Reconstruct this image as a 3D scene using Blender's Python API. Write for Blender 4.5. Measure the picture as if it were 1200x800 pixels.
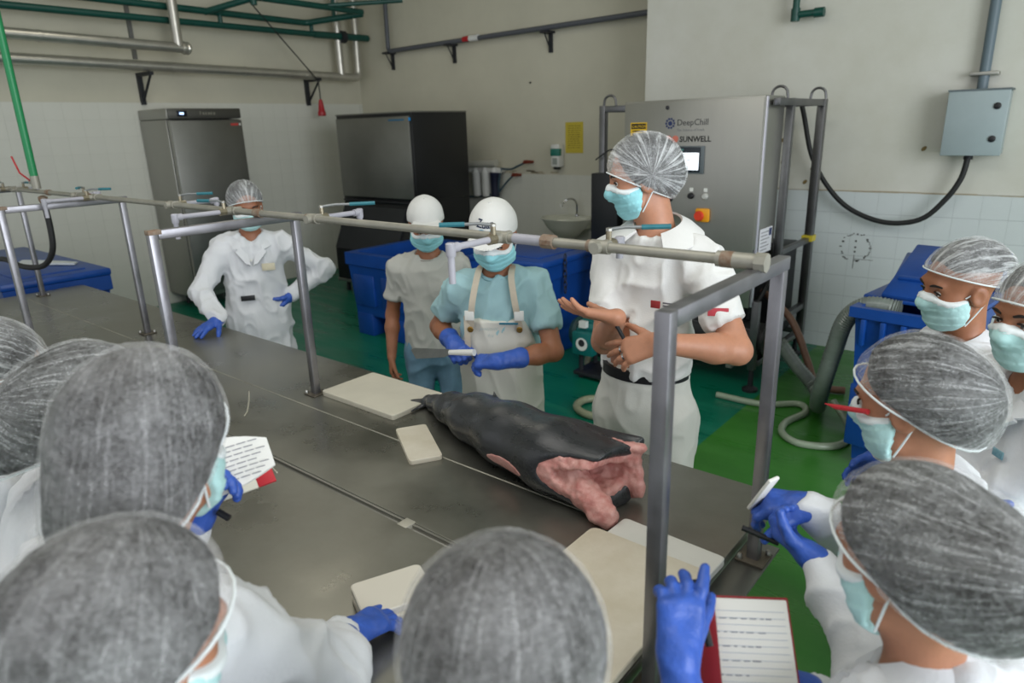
import bpy, bmesh, math, random
import numpy as np
from mathutils import Vector, Matrix

for _o in list(bpy.data.objects):
    bpy.data.objects.remove(_o)
scene = bpy.context.scene
COL = scene.collection
random.seed(7)

# ------------------------------------------------------------------ camera
CAM_H = 1.86
_p, _r, _y = math.radians(17.45), math.radians(-1.72), math.radians(-39.7)
_fw = Vector((math.sin(_y) * math.cos(_p), math.cos(_y) * math.cos(_p), -math.sin(_p)))
_rt = Vector((math.cos(_y), -math.sin(_y), 0))
_up = _rt.cross(_fw)
_rt, _up = _rt * math.cos(_r) + _up * math.sin(_r), _up * math.cos(_r) - _rt * math.sin(_r)
cam_data = bpy.data.cameras.new('camera')
cam_data.lens = 24.0
cam_data.sensor_width = 36.0
cam_data.clip_start = 0.05
cam_data.dof.use_dof = True
cam_data.dof.focus_distance = 2.1
cam_data.dof.aperture_fstop = 3.2
cam = bpy.data.objects.new('camera', cam_data)
COL.objects.link(cam)
cam.matrix_world = Matrix(((_rt.x, _up.x, -_fw.x, 0), (_rt.y, _up.y, -_fw.y, 0),
                           (_rt.z, _up.z, -_fw.z, CAM_H), (0, 0, 0, 1)))
scene.camera = cam

# ------------------------------------------------------------------ daylight and exposure
world = bpy.data.worlds.new('sky')
scene.world = world
world.use_nodes = True
_bg = world.node_tree.nodes['Background']
_bg.inputs[0].default_value = (0.93, 0.96, 1.0, 1)
_bg.inputs[1].default_value = 0.82
scene.view_settings.view_transform = 'Standard'
scene.view_settings.look = 'None'
scene.view_settings.exposure = 0.22
scene.view_settings.gamma = 1.0
scene.view_settings.use_curve_mapping = False


def area(name, loc, target, sx, sy, power, color):
    l = bpy.data.lights.new(name, 'AREA')
    l.shape = 'RECTANGLE'
    l.size, l.size_y = sx, sy
    l.energy = power
    l.color = color
    o = bpy.data.objects.new(name, l)
    COL.objects.link(o)
    o.location = loc
    d = Vector(target) - Vector(loc)
    o.rotation_euler = d.to_track_quat('-Z', 'Y').to_euler()
    return o


# daylight of the loading door on the right and of the roof lights
area('door_daylight', (4.4, 0.5, 2.3), (-1.0, 1.6, 1.0), 4.0, 3.4, 270, (0.90, 0.95, 1.0))
area('roof_light_daylight', (-1.5, 0.6, 4.3), (-1.5, 0.9, 0), 4.0, 2.0, 55, (1.0, 0.97, 0.92))
area('ceiling_lamp_daylight', (-5.2, 3.2, 4.3), (-5.2, 3.2, 0), 2.0, 1.0, 16, (1.0, 0.95, 0.82))
# ------------------------------------------------------------------ materials
MATS = {}


def srgb(c):
    if isinstance(c, str):
        c = tuple(int(c[i:i + 2], 16) / 255 for i in (0, 2, 4))
    return tuple((x / 12.92 if x <= .04045 else ((x + .055) / 1.055) ** 2.4) for x in c) + (1,)


def mat(name, col, rough=.5, metal=0., var=.0, vscale=6., col2=None, bump=0., bscale=40., stretch=(1, 1, 1),
        sheen=0., spec=.5, trans=0., emit=0., rvar=0., coat=0., detail=6.):
    if name in MATS:
        return MATS[name]
    m = bpy.data.materials.new(name)
    m.use_nodes = True
    nt = m.node_tree
    b = nt.nodes['Principled BSDF']
    c = srgb(col)
    b.inputs['Base Color'].default_value = c
    b.inputs['Roughness'].default_value = rough
    b.inputs['Metallic'].default_value = metal
    b.inputs['Specular IOR Level'].default_value = spec
    if sheen:
        b.inputs['Sheen Weight'].default_value = sheen
    if coat:
        b.inputs['Coat Weight'].default_value = coat
    if trans:
        b.inputs['Transmission Weight'].default_value = trans
    if emit:
        b.inputs['Emission Color'].default_value = c
        b.inputs['Emission Strength'].default_value = emit
    tc = nt.nodes.new('ShaderNodeTexCoord')
    mp = nt.nodes.new('ShaderNodeMapping')
    mp.inputs['Scale'].default_value = stretch
    nt.links.new(tc.outputs['Object'], mp.inputs[0])
    if var or col2:
        n = nt.nodes.new('ShaderNodeTexNoise')
        n.inputs['Scale'].default_value = vscale
        n.inputs['Detail'].default_value = detail
        n.inputs['Roughness'].default_value = .65
        nt.links.new(mp.outputs[0], n.inputs['Vector'])
        rp = nt.nodes.new('ShaderNodeValToRGB')
        rp.color_ramp.elements[0].position = .33
        rp.color_ramp.elements[1].position = .67
        c2 = srgb(col2) if col2 else tuple(x * (1 - var) for x in c[:3]) + (1,)
        rp.color_ramp.elements[0].color = c2
        rp.color_ramp.elements[1].color = c
        nt.links.new(n.outputs['Fac'], rp.inputs[0])
        nt.links.new(rp.outputs[0], b.inputs['Base Color'])
        if rvar:
            mr = nt.nodes.new('ShaderNodeMapRange')
            mr.inputs['From Min'].default_value = .3
            mr.inputs['From Max'].default_value = .7
            mr.inputs['To Min'].default_value = max(.02, rough - rvar)
            mr.inputs['To Max'].default_value = rough + rvar
            nt.links.new(n.outputs['Fac'], mr.inputs[0])
            nt.links.new(mr.outputs[0], b.inputs['Roughness'])
    if bump:
        n2 = nt.nodes.new('ShaderNodeTexNoise')
        n2.inputs['Scale'].default_value = bscale
        n2.inputs['Detail'].default_value = 4
        nt.links.new(mp.outputs[0], n2.inputs['Vector'])
        bp = nt.nodes.new('ShaderNodeBump')
        bp.inputs['Strength'].default_value = bump
        bp.inputs['Distance'].default_value = .01
        nt.links.new(n2.outputs['Fac'], bp.inputs['Height'])
        nt.links.new(bp.outputs[0], b.inputs['Normal'])
    MATS[name] = m
    return m


# ------------------------------------------------------------------ objects
def prop(o, label=None, cat=None, group=None, kind=None):
    if label: o['label'] = label
    if cat: o['category'] = cat
    if group: o['group'] = group
    if kind: o['kind'] = kind
    return o


def empty(name, loc, label=None, cat=None, group=None, kind=None):
    o = bpy.data.objects.new(name, None)
    o.empty_display_size = .05
    COL.objects.link(o)
    o.location = loc
    return prop(o, label, cat, group, kind)


def base_of(parent):
    return Vector(parent['_o']) if parent is not None and '_o' in parent else None


class MB:
    """collects world-space geometry that becomes one mesh object"""

    def __init__(s):
        s.v = []
        s.f = []

    def add(s, vs, fs):
        n = len(s.v)
        s.v += [tuple(v) for v in vs]
        s.f += [tuple(i + n for i in f) for f in fs]
        return s

    def box(s, lo, hi, bev=0., M=None):
        lo, hi = Vector(lo), Vector(hi)
        if bev <= 0:
            vs = [Vector((x, y, z)) for x in (lo.x, hi.x) for y in (lo.y, hi.y) for z in (lo.z, hi.z)]
            fs = [(0, 1, 3, 2), (4, 6, 7, 5), (0, 4, 5, 1), (2, 3, 7, 6), (0, 2, 6, 4), (1, 5, 7, 3)]
        else:
            bm = bmesh.new()
            bmesh.ops.create_cube(bm, size=1)
            for v in bm.verts:
                v.co = Vector((lo[i] + (v.co[i] + .5) * (hi[i] - lo[i]) for i in range(3)))
            bev = min(bev, .49 * min(hi[i] - lo[i] for i in range(3)))
            bmesh.ops.bevel(bm, geom=bm.edges[:], offset=bev, segments=2, profile=.5, affect='EDGES')
            bm.verts.index_update()
            vs = [v.co.copy() for v in bm.verts]
            fs = [[v.index for v in f.verts] for f in bm.faces]
            bm.free()
        if M is not None:
            vs = [M @ v for v in vs]
        return s.add(vs, fs)

    def tube(s, pts, r, n=10, caps=True, bend=0.):
        pts = [Vector(p) for p in pts]
        if bend > 0 and len(pts) > 2:
            out = [pts[0]]
            for i in range(1, len(pts) - 1):
                a, b, c = pts[i - 1], pts[i], pts[i + 1]
                u, w = (a - b), (c - b)
                d = min(bend, u.length * .45, w.length * .45)
                p, q = b + u.normalized() * d, b + w.normalized() * d
                for t in (0, .25, .5, .75, 1):
                    out.append(p * (1 - t) ** 2 + b * 2 * t * (1 - t) + q * t * t)
            pts = out + [pts[-1]]
        rs = r if isinstance(r, (list, tuple)) else [r] * len(pts)
        ref = None
        rings = []
        for i, p in enumerate(pts):
            t = (pts[min(i + 1, len(pts) - 1)] - pts[max(i - 1, 0)])
            t = t.normalized() if t.length > 1e-9 else Vector((0, 0, 1))
            if ref is None:
                ref = Vector((0, 0, 1)) if abs(t.z) < .9 else Vector((1, 0, 0))
            a = (ref - t * ref.dot(t)).normalized()
            ref = a
            b = t.cross(a)
            rings.append([p + (a * math.cos(2 * math.pi * k / n) + b * math.sin(2 * math.pi * k / n)) * rs[i]
                          for k in range(n)])
        vs = [v for g in rings for v in g]
        fs = []
        for i in range(len(pts) - 1):
            for k in range(n):
                k2 = (k + 1) % n
                fs.append((i * n + k, i * n + k2, (i + 1) * n + k2, (i + 1) * n + k))
        if caps:
            fs.append(tuple(range(n))[::-1])
            fs.append(tuple((len(pts) - 1) * n + k for k in range(n)))
        return s.add(vs, fs)

    def lathe(s, prof, org, axis=(0, 0, 1), n=20, sx=1., sy=1.):
        ax = Vector(axis).normalized()
        a = ax.orthogonal().normalized() if abs(ax.z) < .99 else Vector((1, 0, 0))
        b = ax.cross(a)
        o = Vector(org)
        vs, fs = [], []
        for (r, h) in prof:
            for k in range(n):
                t = 2 * math.pi * k / n
                vs.append(o + ax * h + (a * math.cos(t) * sx + b * math.sin(t) * sy) * r)
        for i in range(len(prof) - 1):
            for k in range(n):
                k2 = (k + 1) % n
                fs.append((i * n + k, i * n + k2, (i + 1) * n + k2, (i + 1) * n + k))
        if prof[0][0] > 1e-6: fs.append(tuple(range(n))[::-1])
        if prof[-1][0] > 1e-6: fs.append(tuple((len(prof) - 1) * n + k for k in range(n)))
        return s.add(vs, fs)

    def prism(s, poly, depth):
        """poly: list of 3-D points (planar), extruded by the vector depth"""
        d = Vector(depth)
        n = len(poly)
        vs = [Vector(p) for p in poly] + [Vector(p) + d for p in poly]
        fs = [tuple(range(n))[::-1], tuple(range(n, 2 * n))]
        fs += [(i, (i + 1) % n, n + (i + 1) % n, n + i) for i in range(n)]
        return s.add(vs, fs)

    def build(s, name, material, parent=None, smooth=None, label=None, cat=None, group=None, kind=None, origin=None):
        me = bpy.data.meshes.new(name)
        if origin is None:
            if parent is not None:
                origin = parent.matrix_world.translation.copy() if False else Vector(WORLD_LOC[parent.name])
            else:
                xs = np.array(s.v)
                origin = Vector(((xs[:, 0].min() + xs[:, 0].max()) / 2, (xs[:, 1].min() + xs[:, 1].max()) / 2,
                                 xs[:, 2].min()))
        o3 = Vector(origin)
        me.from_pydata([Vector(v) - o3 for v in s.v], [], s.f)
        bm = bmesh.new()
        bm.from_mesh(me)
        bmesh.ops.recalc_face_normals(bm, faces=bm.faces[:])
        bm.to_mesh(me)
        bm.free()
        me.materials.append(material)
        if smooth is None or smooth > 0:
            me.polygons.foreach_set('use_smooth', [True] * len(me.polygons))
            me.set_sharp_from_angle(angle=math.radians(smooth or 35))
        o = bpy.data.objects.new(name, me)
        COL.objects.link(o)
        if parent is not None:
            o.parent = parent
            WORLD_LOC[o.name] = Vector(WORLD_LOC[parent.name])
        else:
            o.location = o3
            WORLD_LOC[o.name] = o3
        return prop(o, label, cat, group, kind)


WORLD_LOC = {}


def thing(name, loc, label, cat, group=None, kind=None):
    o = empty(name, loc, label, cat, group, kind)
    WORLD_LOC[o.name] = Vector(loc)
    return o


def text_part(body, size, M, material, parent, name='lettering', depth=.0008, align='LEFT', sx=1., bold=0.):
    """flat lettering as a real mesh; M places the text plane (x right, y up)"""
    cu = bpy.data.curves.new('t', 'FONT')
    cu.body = body
    cu.size = size
    cu.align_x = align
    cu.extrude = depth
    cu.offset = bold
    cu.resolution_u = 2
    to = bpy.data.objects.new('t', cu)
    COL.objects.link(to)
    dg = bpy.context.evaluated_depsgraph_get()
    me = bpy.data.meshes.new_from_object(to.evaluated_get(dg))
    bpy.data.objects.remove(to)
    org = Vector(WORLD_LOC[parent.name])
    for v in me.vertices:
        v.co = M @ Vector((v.co.x * sx, v.co.y, v.co.z)) - org
    me.name = name
    me.materials.clear()
    me.materials.append(material)
    o = bpy.data.objects.new(name, me)
    COL.objects.link(o)
    o.parent = parent
    WORLD_LOC[o.name] = org
    return o


def frame(org, xdir, ydir):
    x = Vector(xdir).normalized()
    y = Vector(ydir)
    y = (y - x * y.dot(x)).normalized()
    z = x.cross(y)
    o = Vector(org)
    return Matrix(((x.x, y.x, z.x, o.x), (x.y, y.y, z.y, o.y), (x.z, y.z, z.z, o.z), (0, 0, 0, 1)))


STEEL = mat('brushed_steel', 'a6a59f', .40, .9, var=.12, vscale=2., bump=.02, bscale=60, stretch=(1, 1, .2), rvar=.05)
STEEL_D = mat('dull_steel', '84847f', .42, .95, var=.12, vscale=3., rvar=.06)
GALV = mat('galvanised_pipe', 'a3a095', .5, .45, var=.2, vscale=14., rvar=.1)
CLAD = mat('aluminium_cladding', 'c9c6bc', .32, .75, var=.2, vscale=5., bump=.1, bscale=9)
RUST = mat('rusty_joint', '94887a', .65, .3, col2='7a5c46', vscale=50)
BLACK = mat('black_plastic', '15161a', .45)
RUBBER = mat('black_rubber', '1a1b1c', .6)
BLUE = mat('blue_plastic', '10489c', .38, var=.25, vscale=5, bump=.08, bscale=25)
WHITE = mat('white_plastic', 'dcdcd8', .45)
GREENP = mat('green_pipe_paint', '0b4b41', .42, var=.25, vscale=8)
TEALH = mat('teal_handle', '2f7480', .45, var=.2, vscale=30)
DARKM = mat('dark_painted_metal', '24262b', .5, .2)
# ------------------------------------------------------------------ the room
X_L, Y_B, Y_R, X_STEP, CEIL = -8.05, 6.55, 5.95, -3.26, 4.4


def floor_material():
    m = bpy.data.materials.new('epoxy_floor')
    m.use_nodes = True
    nt = m.node_tree
    b = nt.nodes['Principled BSDF']
    tc = nt.nodes.new('ShaderNodeTexCoord')
    sx = nt.nodes.new('ShaderNodeSeparateXYZ')
    nt.links.new(tc.outputs['Object'], sx.inputs[0])
    n = nt.nodes.new('ShaderNodeTexNoise')
    n.inputs['Scale'].default_value = 1.6
    n.inputs['Detail'].default_value = 8
    n.inputs['Roughness'].default_value = .7
    nt.links.new(tc.outputs['Object'], n.inputs['Vector'])
    mp = nt.nodes.new('ShaderNodeMapping')
    mp.inputs['Scale'].default_value = (.9, 5, 1)
    mp.inputs['Rotation'].default_value = (0, 0, .5)
    nt.links.new(tc.outputs['Object'], mp.inputs[0])
    n2 = nt.nodes.new('ShaderNodeTexNoise')
    n2.inputs['Scale'].default_value = 1.3
    n2.inputs['Detail'].default_value = 6
    nt.links.new(mp.outputs[0], n2.inputs['Vector'])

    def ramp(a, c, src):
        r = nt.nodes.new('ShaderNodeValToRGB')
        r.color_ramp.elements[0].position = .36
        r.color_ramp.elements[1].position = .68
        r.color_ramp.elements[0].color = srgb(a)
        r.color_ramp.elements[1].color = srgb(c)
        nt.links.new(src, r.inputs[0])
        return r
    teal = ramp('04634c', '0d7159', n2.outputs['Fac'])
    grn = ramp('2c6a22', '3a7a2c', n.outputs['Fac'])
    st = nt.nodes.new('ShaderNodeMath')
    st.operation = 'GREATER_THAN'
    st.inputs[1].default_value = -1.53
    nt.links.new(sx.outputs[0], st.inputs[0])
    mx = nt.nodes.new('ShaderNodeMix')
    mx.data_type = 'RGBA'
    nt.links.new(st.outputs[0], mx.inputs[0])
    nt.links.new(teal.outputs[0], mx.inputs[6])
    nt.links.new(grn.outputs[0], mx.inputs[7])
    nt.links.new(mx.outputs[2], b.inputs['Base Color'])
    mr = nt.nodes.new('ShaderNodeMapRange')
    mr.inputs['From Min'].default_value = .3
    mr.inputs['From Max'].default_value = .7
    mr.inputs['To Min'].default_value = .2
    mr.inputs['To Max'].default_value = .5
    nt.links.new(n2.outputs['Fac'], mr.inputs[0])
    nt.links.new(mr.outputs[0], b.inputs['Roughness'])
    bp = nt.nodes.new('ShaderNodeBump')
    bp.inputs['Strength'].default_value = .12
    bp.inputs['Distance'].default_value = .01
    nt.links.new(n.outputs['Fac'], bp.inputs['Height'])
    nt.links.new(bp.outputs[0], b.inputs['Normal'])
    return m


PAINT = mat('cream_wall_paint', 'c9c5b2', .6, var=.1, vscale=1.5, bump=.1, bscale=60)
PAINT_R = mat('white_wall_paint', 'd0cfc6', .6, var=.08, vscale=1.2, bump=.1, bscale=60, col2='c3c1b4')
TILE_M = mat('painted_tile', 'd2d2c8', .42, var=.05, vscale=2.5, bump=.06, bscale=30)
TILE_R = mat('pale_blue_tile', 'ccd3d3', .35, var=.05, vscale=2.5, bump=.06, bscale=30)
GROUT = mat('tile_grout', 'cbcbc1', .8, var=.1, vscale=12)
CEILM = mat('ceiling_paint', 'b9b6a8', .8, var=.1, vscale=2)

MB().box((X_L - .3, -3.5, -.1), (5.0, Y_B + .3, 0)).build('floor', floor_material(), None, 0, kind='structure', origin=(0, 0, 0))
MB().box((X_L - .3, -3.5, CEIL), (5.0, Y_B + .3, CEIL + .15)).build('ceiling', CEILM, None, 0, kind='structure')


def tiled_wall(name, plane, const, u0, u1, sgn, rows, p, zfrom, paint, tile, limit, umin, back):
    """plane 'x': wall lies at X = const and runs along Y; tiles stand proud of the grout bed"""
    top = zfrom + rows * p

    def bx(u_a, u_b, d_a, d_b, z_a, z_b):
        d_a, d_b = sorted((const + d_a, const + d_b))
        return ((d_a, u_a, z_a), (d_b, u_b, z_b)) if plane == 'x' else ((u_a, d_a, z_a), (u_b, d_b, z_b))
    w = MB()
    w.box(*bx(u0, u1, sgn * -back, 0, 0, CEIL))
    wall = w.build(name, paint, None, 0, kind='structure')
    MB().box(*bx(u0, u1, -.002 * sgn, sgn * .0064, 0, top + .004)).build('grout_bed', GROUT if tile is not TILE_R else mat('blue_grey_grout', 'a9b0b2', .8, var=.15, vscale=12), wall, 0)
    cols = []
    u = umin
    while u + p <= u1 + 1e-6:
        cols.append(u)
        u += p
    first = None
    n = 0
    rest = MB()
    for c in cols:
        for r in range(rows):
            if n < limit:
                if first is None:
                    m = MB().box(*bx(c + .0006, c + p - .0006, 0, sgn * .008, zfrom + r * p + .0014, zfrom + (r + 1) * p - .0014), bev=.0006)
                    first = m.build('tile', tile, wall, 0)
                    first_u, first_r = c, r
                else:
                    o = first.copy()
                    COL.objects.link(o)
                    o.parent = wall
                    d = c - first_u
                    o.location = (0, d, (r - first_r) * p) if plane == 'x' else (d, 0, (r - first_r) * p)
            else:
                rest.box(*bx(c + .0006, c + p - .0006, 0, sgn * .008, zfrom + r * p + .0014, zfrom + (r + 1) * p - .0014))
            n += 1
    u = umin
    while u - p >= u0 - 1e-6:
        u -= p
        for r in range(rows):
            rest.box(*bx(u + .0015, u + p - .0015, 0, sgn * .008, zfrom + r * p + .0014, zfrom + (r + 1) * p - .0014))
    if rest.v:
        rest.build('tile', tile, wall, 0, kind='stuff')
    return wall


W_L = tiled_wall('wall_left', 'x', X_L, -3.5, Y_B, 1, 13, .17, .01, PAINT, TILE_M, 298, 2.58, .25)
W_B = tiled_wall('wall_back', 'y', Y_B, X_L, X_STEP, -1, 8, .166, -.01, PAINT, TILE_M, 298, X_L + .02, .25)
W_R = tiled_wall('wall_right', 'y', Y_R, X_STEP, 5.0, -1, 8, .1685, -.05, PAINT_R, TILE_R, 200, X_STEP + .03, Y_B + .25 - Y_R)
# dirty paint edge above the tiles, round scuff where a fitting was taken off, small stained holes
STAIN = mat('brown_stain', 'b0a48c', .8, var=.3, vscale=30)
SCUFF = mat('black_scuff', '33342f', .8)
m = MB()
rr = random.Random(3)
x = X_STEP
while x < 1.2:
    l = rr.uniform(.05, .2)
    m.box((x, Y_R - .0095, 1.297 - rr.uniform(.001, .004)), (x + l, Y_R - .0005, 1.298 + rr.uniform(.002, .008)))
    x += l
m.build('dirt_line', STAIN, W_R, 0, kind='stuff')
m = MB()
for k in range(46):
    a = k * 2 * math.pi / 46
    if rr.random() < .38: continue
    R = .108 + rr.uniform(-.008, .008)
    cx, cz = -1.33 + R * math.cos(a), .86 + R * math.sin(a)
    s1, s2 = rr.uniform(.003, .010), rr.uniform(.002, .008)
    m.box((cx - s1, Y_R - .0092, cz - s2), (cx + s1, Y_R - .0075, cz + s2))
for dz in (.05, .0, -.035):
    m.lathe([(.008, 0), (.008, .0015)], (-1.33, Y_R - .0078, .86 + dz), (0, -1, 0), 10)
m.box((-1.334, Y_R - .0092, .69), (-1.330, Y_R - .0075, .80))
m.box((-1.33, Y_R - .0092, .765), (-1.19, Y_R - .0075, .768))
m.build('scuff_mark', SCUFF, W_R, 0)
m = MB()
for (x, z) in ((-1.98, 1.69), (-1.96, 1.52), (-1.95, 1.38), (-1.72, 1.47), (-1.77, 1.36), (-.95, 1.62)):
    m.lathe([(.014, 0), (.012, .003)], (x, Y_R - .0005, z), (0, -1, 0), 8, 1.6, 1)
m.build('screw_hole_stain', mat('ochre_stain', '8f7a4c', .8, var=.5, vscale=80), W_R)
m = MB()
m.lathe([(.012, 0), (.006, .02)], (-6.1 + 1.05, Y_B - .0005, 2.33), (0, -1, 0), 8)
m.build('wall_plug', SCUFF, W_B)
m = MB()
for k in range(26):
    x = rr.uniform(-6.0, -4.7)
    z = 1.325 + rr.uniform(0, .03)
    m.box((x, Y_B - .002, z), (x + rr.uniform(.03, .12), Y_B - .0003, z + rr.uniform(.004, .02)))
m.build('water_stain', STAIN, W_B, 0)

# ---- raised drain curb at the back wall under the sink
m = MB().box((-4.75, 5.85, 0), (-3.3, Y_B - .01, .13), .015)
cb = m.build('trim_1', mat('concrete_curb', 'a5a48f', .75, var=.2, vscale=8), None, kind='structure')
MB().lathe([(.05, 0), (.05, .004), (.03, .006)], (-4.2, 6.1, .13), n=14).build('drain_hole', BLACK, cb)


# ------------------------------------------------------------------ overhead pipes on the left wall
def cladding(t, pts, r, step, name='pipe_cladding'):
    MB().tube(pts, r, 16, bend=.08).build('pipe', CLAD, t)
    a, b = Vector(pts[0]), Vector(pts[1])
    d = (b - a)
    n = int(d.length / step)
    for k in range(1, n + 1):
        p = a + d * (k / (n + 1))
        u = d.normalized()
        MB().tube([p - u * .012, p + u * .012], r + .004, 16).build('cladding_band', CLAD, t)


t = thing('insulated_pipe', (-7.8, 2.0, 2.6), 'lower long silver-clad pipe along the left wall with upturned end', 'pipe')
cladding(t, [(-7.8, .5, 2.61), (-7.8, 6.33, 2.545), (-7.8, 6.36, CEIL)], .052, .9)
MB().tube([(-7.8, 6.05, 2.55), (-7.8, 6.03, CEIL)], .05, 16).build('riser', CLAD, t)
t2 = thing('insulated_pipe', (-7.55, 2.0, 2.76), 'upper shorter silver-clad pipe ending in a capped flange under the green pipes', 'pipe')
cladding(t2, [(-7.6, .5, 2.81), (-7.6, 3.9, 2.75)], .05, .8)
MB().tube([(-7.6, 3.82, 2.76), (-7.6, 3.83, CEIL)], .05, 16).build('riser', CLAD, t2)
MB().lathe([(.062, 0), (.066, .02), (.06, .04), (.066, .055), (.05, .08), (.02, .085)], (-7.6, 3.86, 2.751), (0, 1, -.02), 18).build('end_cap', CLAD, t2)
t = thing('green_pipe', (-7.75, 2, 3.0), 'lowest green water pipe running level along the left wall', 'pipe')
MB().tube([(-7.75, .5, 3.03), (-7.75, 5.7, 3.03)], .034, 12).build('pipe', GREENP, t)
MB().tube([(-7.75, 5.65, 3.03), (-7.75, 6.5, 3.04)], .042, 12).build('thick_end', GREENP, t)
MB().tube([(-7.75, 6.05, 3.03), (-7.75, 6.12, 3.03)], .075, 12).build('wheel_valve', DARKM, t)
for y in (4.42, 5.62):
    MB().tube([(-7.75, y, 3.03), (-7.75, y, 3.15)], .026, 10).build('link', GREENP, t)
t = thing('green_pipe', (-7.75, 2, 3.15), 'second green water pipe with an angled branch towards the ceiling corner', 'pipe')
MB().tube([(-7.75, .5, 3.19), (-7.75, 5.55, 3.15), (-7.15, 5.95, 3.22)], .036, 12, bend=.06).build('pipe', GREENP, t)
MB().tube([(-7.75, 4.25, 3.15), (-7.2, 4.55, 3.26), (-7.15, 5.95, 3.24)], .034, 12, bend=.06).build('branch', GREENP, t)
MB().tube([(-7.2, 4.52, 3.3), (-7.2, 4.52, 3.18)], .034, 12).build('tee', GREENP, t)
MB().tube([(-7.2, 5.4, 3.26), (-6.7, 6.2, 3.34)], .025, 10).build('tail', GREENP, t)
MB().tube([(-7.45, 5.75, 3.17), (-7.45, 5.75, 3.42)], .025, 10).build('stub', GREENP, t)
for k, (y, lab) in enumerate(((3.55, 'black steel wall bracket under the silver pipe above the fridge'), (5.65, 'black steel wall bracket under the silver pipe near the red plug'))):
    t = thing('pipe_bracket', (X_L + .03, y, 2.2), lab, 'bracket')
    MB().box((X_L, y - .022, 2.2), (X_L + .05, y + .022, 2.52)).build('wall_arm', DARKM, t)
    MB().box((X_L, y - .02, 2.485), (X_L + .33, y + .02, 2.52)).build('carrying_arm', DARKM, t)
    MB().tube([(X_L + .04, y, 2.24), (X_L + .3, y, 2.49)], .013, 8).build('brace', DARKM, t)
MB().box((X_L + .0, 3.53, 2.66), (X_L + .03, 3.57, CEIL)).build('hanger_strap', mat('grey_strap', '6a6a66', .6), None, 0, 'thin grey vertical strap on the wall behind the silver pipes', 'strap')
t = thing('hanging_plug', (-7.72, 5.62, 2.05), 'red power plug hanging on a black cord by the silver pipe', 'plug')
MB().tube([(-7.72, 4.8, 3.3), (-7.72, 5.5, 2.6), (-7.72, 5.62, 2.48), (-7.72, 5.62, 2.26)], .008, 8, bend=.05).build('cord', RUBBER, t)
MB().lathe([(.02, .0), (.025, -.02), (.03, -.05), (.042, -.14), (.05, -.15), (.052, -.19), (.04, -.2)], (-7.72, 5.62, 2.26), n=14).build('plug_body', mat('red_plastic', 'a8202a', .4), t)

# ------------------------------------------------------------------ dark conduit on the back wall
t = thing('wall_conduit', (-5.4, Y_B - .1, 2.8), 'dark grey pipe running level along the back wall on brackets', 'pipe')
GREYP = mat('dark_grey_paint', '53565c', .5)
MB().tube([(-7.28, Y_B - .1, CEIL), (-7.3, Y_B - .1, 2.84), (X_STEP + .02, Y_B - .1, 2.875)], .028, 12, bend=.06).build('pipe', GREYP, t)
MB().tube([(-5.96, Y_B - .1, 2.858), (-5.86, Y_B - .1, 2.859)], .033, 12).build('red_band', mat('red_band', 'b01c20', .5), t)
MB().tube([(-5.86, Y_B - .1, 2.859), (-5.72, Y_B - .1, 2.86)], .035, 12).build('white_band', WHITE, t)
for x in (-7.32, -6.2, -4.75):
    b = MB().box((x - .02, Y_B - .03, 2.62), (x + .02, Y_B, 2.83)).box((x - .05, Y_B - .15, 2.81), (x + .05, Y_B, 2.832))
    b.tube([(x, Y_B - .02, 2.64), (x, Y_B - .13, 2.81)], .008, 6)
    b.build('bracket', DARKM, t)
# green elbow high on the right wall
t = thing('green_pipe', (-1.85, Y_R - .1, 2.6), 'short green pipe elbow high on the white right wall', 'pipe')
MB().tube([(-1.93, Y_R - .1, CEIL), (-1.93, Y_R - .1, 2.615), (-1.75, Y_R - .1, 2.615)], .026, 12, bend=.03).build('pipe', GREENP, t)
MB().tube([(-1.93, Y_R - .1, 2.66), (-1.93, Y_R - .1, 2.57)], .034, 12).build('elbow_socket', GREENP, t)
MB().tube([(-1.79, Y_R - .1, 2.615), (-1.72, Y_R - .1, 2.615)], .035, 12).build('end_plug', GREENP, t)
# ------------------------------------------------------------------ upright fridge
FX, FY0, FY1, FZ = -7.37, 3.47, 4.28, 2.14
t = thing('upright_fridge', (-7.7, 3.93, 0), 'tall stainless steel upright freezer with digital display against the left wall', 'freezer')
MB().box((X_L + .03, FY0, .14), (FX - .05, FY1, 2.03), .006).build('body', STEEL, t)
MB().box((X_L + .03, FY0, 2.035), (FX - .01, FY1, FZ), .006).build('top_unit', STEEL, t)
MB().box((FX - .045, FY0 + .005, .2), (FX - .03, FY1 - .005, 2.025)).build('door_gasket', BLACK, t, 0)
d = MB().box((FX - .03, FY0 + .012, .2), (FX + .02, FY1 - .004, 2.02), .008).build('door', STEEL_D, t)
MB().box((FX - .025, FY0 + .004, .2), (FX + .016, FY0 + .011, 2.02)).build('handle_strip', STEEL, d)
MB().box((FX + .02, FY1 - .14, 1.96), (FX + .0215, FY1 - .05, 1.985)).build('red_badge', mat('red_print', 'b13a35', .5), d, 0)
MB().box((FX + .02, FY1 - .04, 1.96), (FX + .0215, FY1 - .025, 1.985)).build('grey_badge', WHITE, d, 0)
p = MB().box((FX - .01, FY0 + .005, 2.04), (FX + .018, FY1 - .005, FZ - .002), .004).build('control_panel', mat('grey_panel', '55544f', .4, .6), t)
s = MB().box((FX + .018, FY0 + .09, 2.06), (FX + .024, FY0 + .2, 2.115), .003).build('display', mat('display_glass', '0a1020', .15), p)
MB().box((FX + .0241, FY0 + .12, 2.078), (FX + .0247, FY0 + .165, 2.098)).build('digits', mat('lit_digits', 'a9c8ff', .5, emit=2.5), p, 0)
m = MB()
for k, w in enumerate((.012, .02, .018, .022, .016, .02)):
    m.box((FX + .018, FY0 + .34 + k * .03, 2.075), (FX + .0188, FY0 + .34 + k * .03 + w, 2.1 if k else 2.11))
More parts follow.
